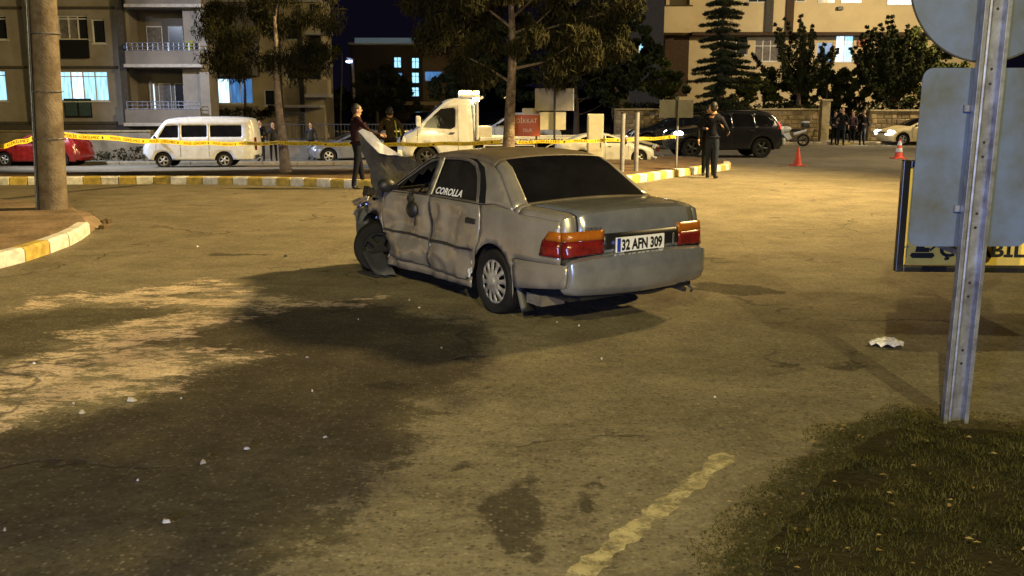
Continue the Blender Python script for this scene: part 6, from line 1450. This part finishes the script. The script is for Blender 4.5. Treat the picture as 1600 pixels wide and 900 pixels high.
# ------------------------------------------------------------------ street lamps and two added fill lamps that light the place (posts just outside the frame)
for i, (hd_, ft, aim, pw, colr, cone_) in enumerate(LAMPS):
    g = hz(*ft); e = empty('street_lamp', (ft[0], ft[1], g), 0, 'street lamp post standing ' + ('behind the viewpoint at left', 'right of the road by the warning board', 'by the left apartment block', 'at the right end of the stone wall', 'opposite the dark cars', 'behind the viewpoint at right')[i] + ', outside the photograph', 'street lamp', 'street lamps outside the frame'); v = Vector(hd_) - Vector((ft[0], ft[1], g))
    mb = MB(); mb.tube([(0, 0, 0), (0, 0, v.z - .5), (v.x * .3, v.y * .3, v.z + .05), (v.x * .8, v.y * .8, v.z + .22)], [.11, .08, .06, .045], 10); mb.build('pole', M['galv'], e, True)
    mb = MB(); mb.ball((v.x, v.y, v.z + .22), (.34, .2, .09), 14); o = mb.build('lamp_head', M['dark'], e, True)
    mb = MB(); mb.ball((v.x, v.y, v.z + .15), (.2, .12, .03), 12); mb.build('lamp_lens', M['lampw'], o, True)
    l = lamp('street_light', (hd_[0], hd_[1], hd_[2]), aim, pw, colr, (.14, .8, .1, .1, .1, .3)[i] if i == 1 else .07, cone_)
    l.parent = e; l.matrix_parent_inverse = Matrix.Translation((-ft[0], -ft[1], -g))
# a patrol car's work light behind the camera: cool and low, it grazes the ground and strikes upright metal
pc = empty('floodlight_stand', (-3.6, -4.2, 0), 0, 'cool white floodlight on a tripod outside the photograph', 'floodlight')
for a in (0, 2.1, 4.2): mb = MB(); mb.tube([(0, 0, .7), (.55 * math.cos(a), .55 * math.sin(a), 0)], .018, 6); mb.build('leg', M['dark'], pc)
mb = MB(); mb.tube([(0, 0, .6), (0, 0, .9)], .02, 6); mb.build('mast', M['dark'], pc); mb = MB(); mb.box(-.16, .16, -.05, .05, .9, 1.12); mb.build('lamp_head', M['dark'], pc)
l = lamp('floodlight', (-3.55, -4.1, 1.02), (2.2, 8, 1.6), 3000, (.36, .47, 1), .12, 84, .5); l.parent = pc; l.matrix_parent_inverse = Matrix.Translation((3.6, 4.2, 0))
for root_, mt, hx, hy, hz_ in ((tx, M['headw'], 3.24, .70, .70), (suv, M['headl'], 3.06, .74, .90)):
    for sg in (1, -1): mb = MB(); mb.ball((hx, sg * hy, hz_), (.20, .17, .09), 14); mb.build('headlight_lens', mt, root_, True)
# lights of the lit vehicles
l = lamp('beacon_light', (0, 0, 0), (0, 0, -1), 420, (1, .78, .35), .2, 170); l.parent = truck; l.location = (1.75, 0, 2.75); l.rotation_euler = (0, R(-8), 0)
for root_, x, yy, z, pw, col_ in ((tx, 3.55, .62, .66, 130, (1, .95, .82)), (suv, 3.55, .62, .88, 160, (.85, .92, 1))):
    l = lamp('headlight_beam', (0, 0, 0), (0, 0, -1), pw, col_, .06, 70, .5); l.parent = root_; l.location = (x, 0, z); l.rotation_euler = (0, R(-80), 0)

# roadside tree behind the camera whose leafy branches shade the near road
lp = Vector(LAMPS[0][0]); cs, ss = [], []
Rn = random.Random(5)
shade = dark + []
bb = np.array(shade); x0, y0 = bb.min(0); x1, y1 = bb.max(0); y0 = max(y0, -1.5); x0 = max(x0, -9)
tgt = 0
while tgt < 620:
    x, y = Rn.uniform(x0, x1), Rn.uniform(y0, y1)
    d = sdist(shade, np.array([x]), np.array([y]))[0] + .35 * noise.noise(Vector((x * 1.1, y * 1.1, 3))) + .5 * noise.noise(Vector((x * 3.2, y * 3.2, 6))) + .35 * noise.noise(Vector((x * 8, y * 8, 9)))
    if d < .06: continue
    t = Rn.uniform(.30, .40); q = lp + (Vector((x, y, 0)) - lp) * t; cs.append(tuple(q)); ss.append(.07); tgt += 1
tb = empty('tree', (-5.6, -3.2, 0), 0, 'roadside tree beside the lamp post, outside the photograph', 'tree'); off_ = Vector((-5.6, -3.2, 0))
mb = MB(); mb.tube([(0, 0, 0), (.1, .1, 3), (.2, 0, 6)], [.16, .12, .06], 10)
mb.build('trunk', M['bark'], tb, True)
mb = MB()
for i in range(0, len(cs), 60): e_ = Vector(cs[i]) - off_; mb.tube([(.15, .05, 4.6 + (i % 5) * .2), Vector((.15, .05, 5)).lerp(e_, .5) + Vector((0, 0, .25)), e_], [.04, .022, .006], 5)
mb.build('limbs', M['bark'], tb); leaves('crown', [tuple(Vector(c) - off_) for c in cs], ss, 6, .034, M['leafd'], tb, 3, .6)

# ------------------------------------------------------------------ litter and debris on the road
deb = [(308, 386, .05), (318, 724, .05), (385, 703, .025), (260, 817, .045), (488, 612, .022), (508, 685, .022), (128, 646, .05), (205, 627, .08), (54, 569, .02), (115, 632, .025), (283, 624, .018), (1117, 622, .018), (447, 401, .06), (1160, 380, .03), (690, 545, .02), (560, 500, .02), (905, 510, .02), (480, 560, .02), (8, 830, .02), (216, 752, .018), (940, 562, .016), (640, 470, .03), (655, 482, .02), (870, 505, .025)]
for i, (px, py, s) in enumerate(deb):
    s *= .62
    p = G(px, py); r = random.Random(i); n = 7; mb = MB()
    ring = [(s * r.uniform(.5, 1.3) * math.cos(2 * math.pi * k / n), s * r.uniform(.3, .8) * math.sin(2 * math.pi * k / n)) for k in range(n)]
    mb.add([(x, y, .004) for x, y in ring] + [(x * .7, y * .7, .012 + s * .35 * r.random()) for x, y in ring], [tuple(range(n))[::-1], tuple(range(n, 2 * n))] + [(k, (k + 1) % n, n + (k + 1) % n, n + k) for k in range(n)])
    o = mb.build('debris', M['plastic'] if i == 12 else M['debris'] if i % 4 else M['litter']); o.location = p; o.rotation_euler = (0, 0, r.uniform(0, 3))
    where = 'near the bottom of the frame' if py > 640 else 'left of the wreck' if px < 540 else 'beside the wreck' if px < 1000 else 'right of the wreck'
    tag(o, ('black broken plastic strip lying' if i == 12 else 'small pale broken piece lying') + ' on the asphalt ' + where, 'debris', 'broken pieces ' + where)
p = G(1384, 541); pts = circle(0, 0, 1, 9)
V, T = cdt([(x * .14, y * .10) for x, y in pts], sp=.022)
me_ = bpy.data.meshes.new('plastic_bag'); me_.from_pydata([(x, y, .008 + .05 * max(0, 1 - (x * x / .02 + y * y / .01)) ** .5 + .028 * abs(noise.noise(Vector((x * 25, y * 25, 0))))) for x, y in V], [], T)
o = link('plastic_bag', me_, M['litter']); o.location = p; tag(o, 'crumpled white plastic bag on the road left of the sign post', 'litter')
for (px, py) in ((1228, 571),):
    pass
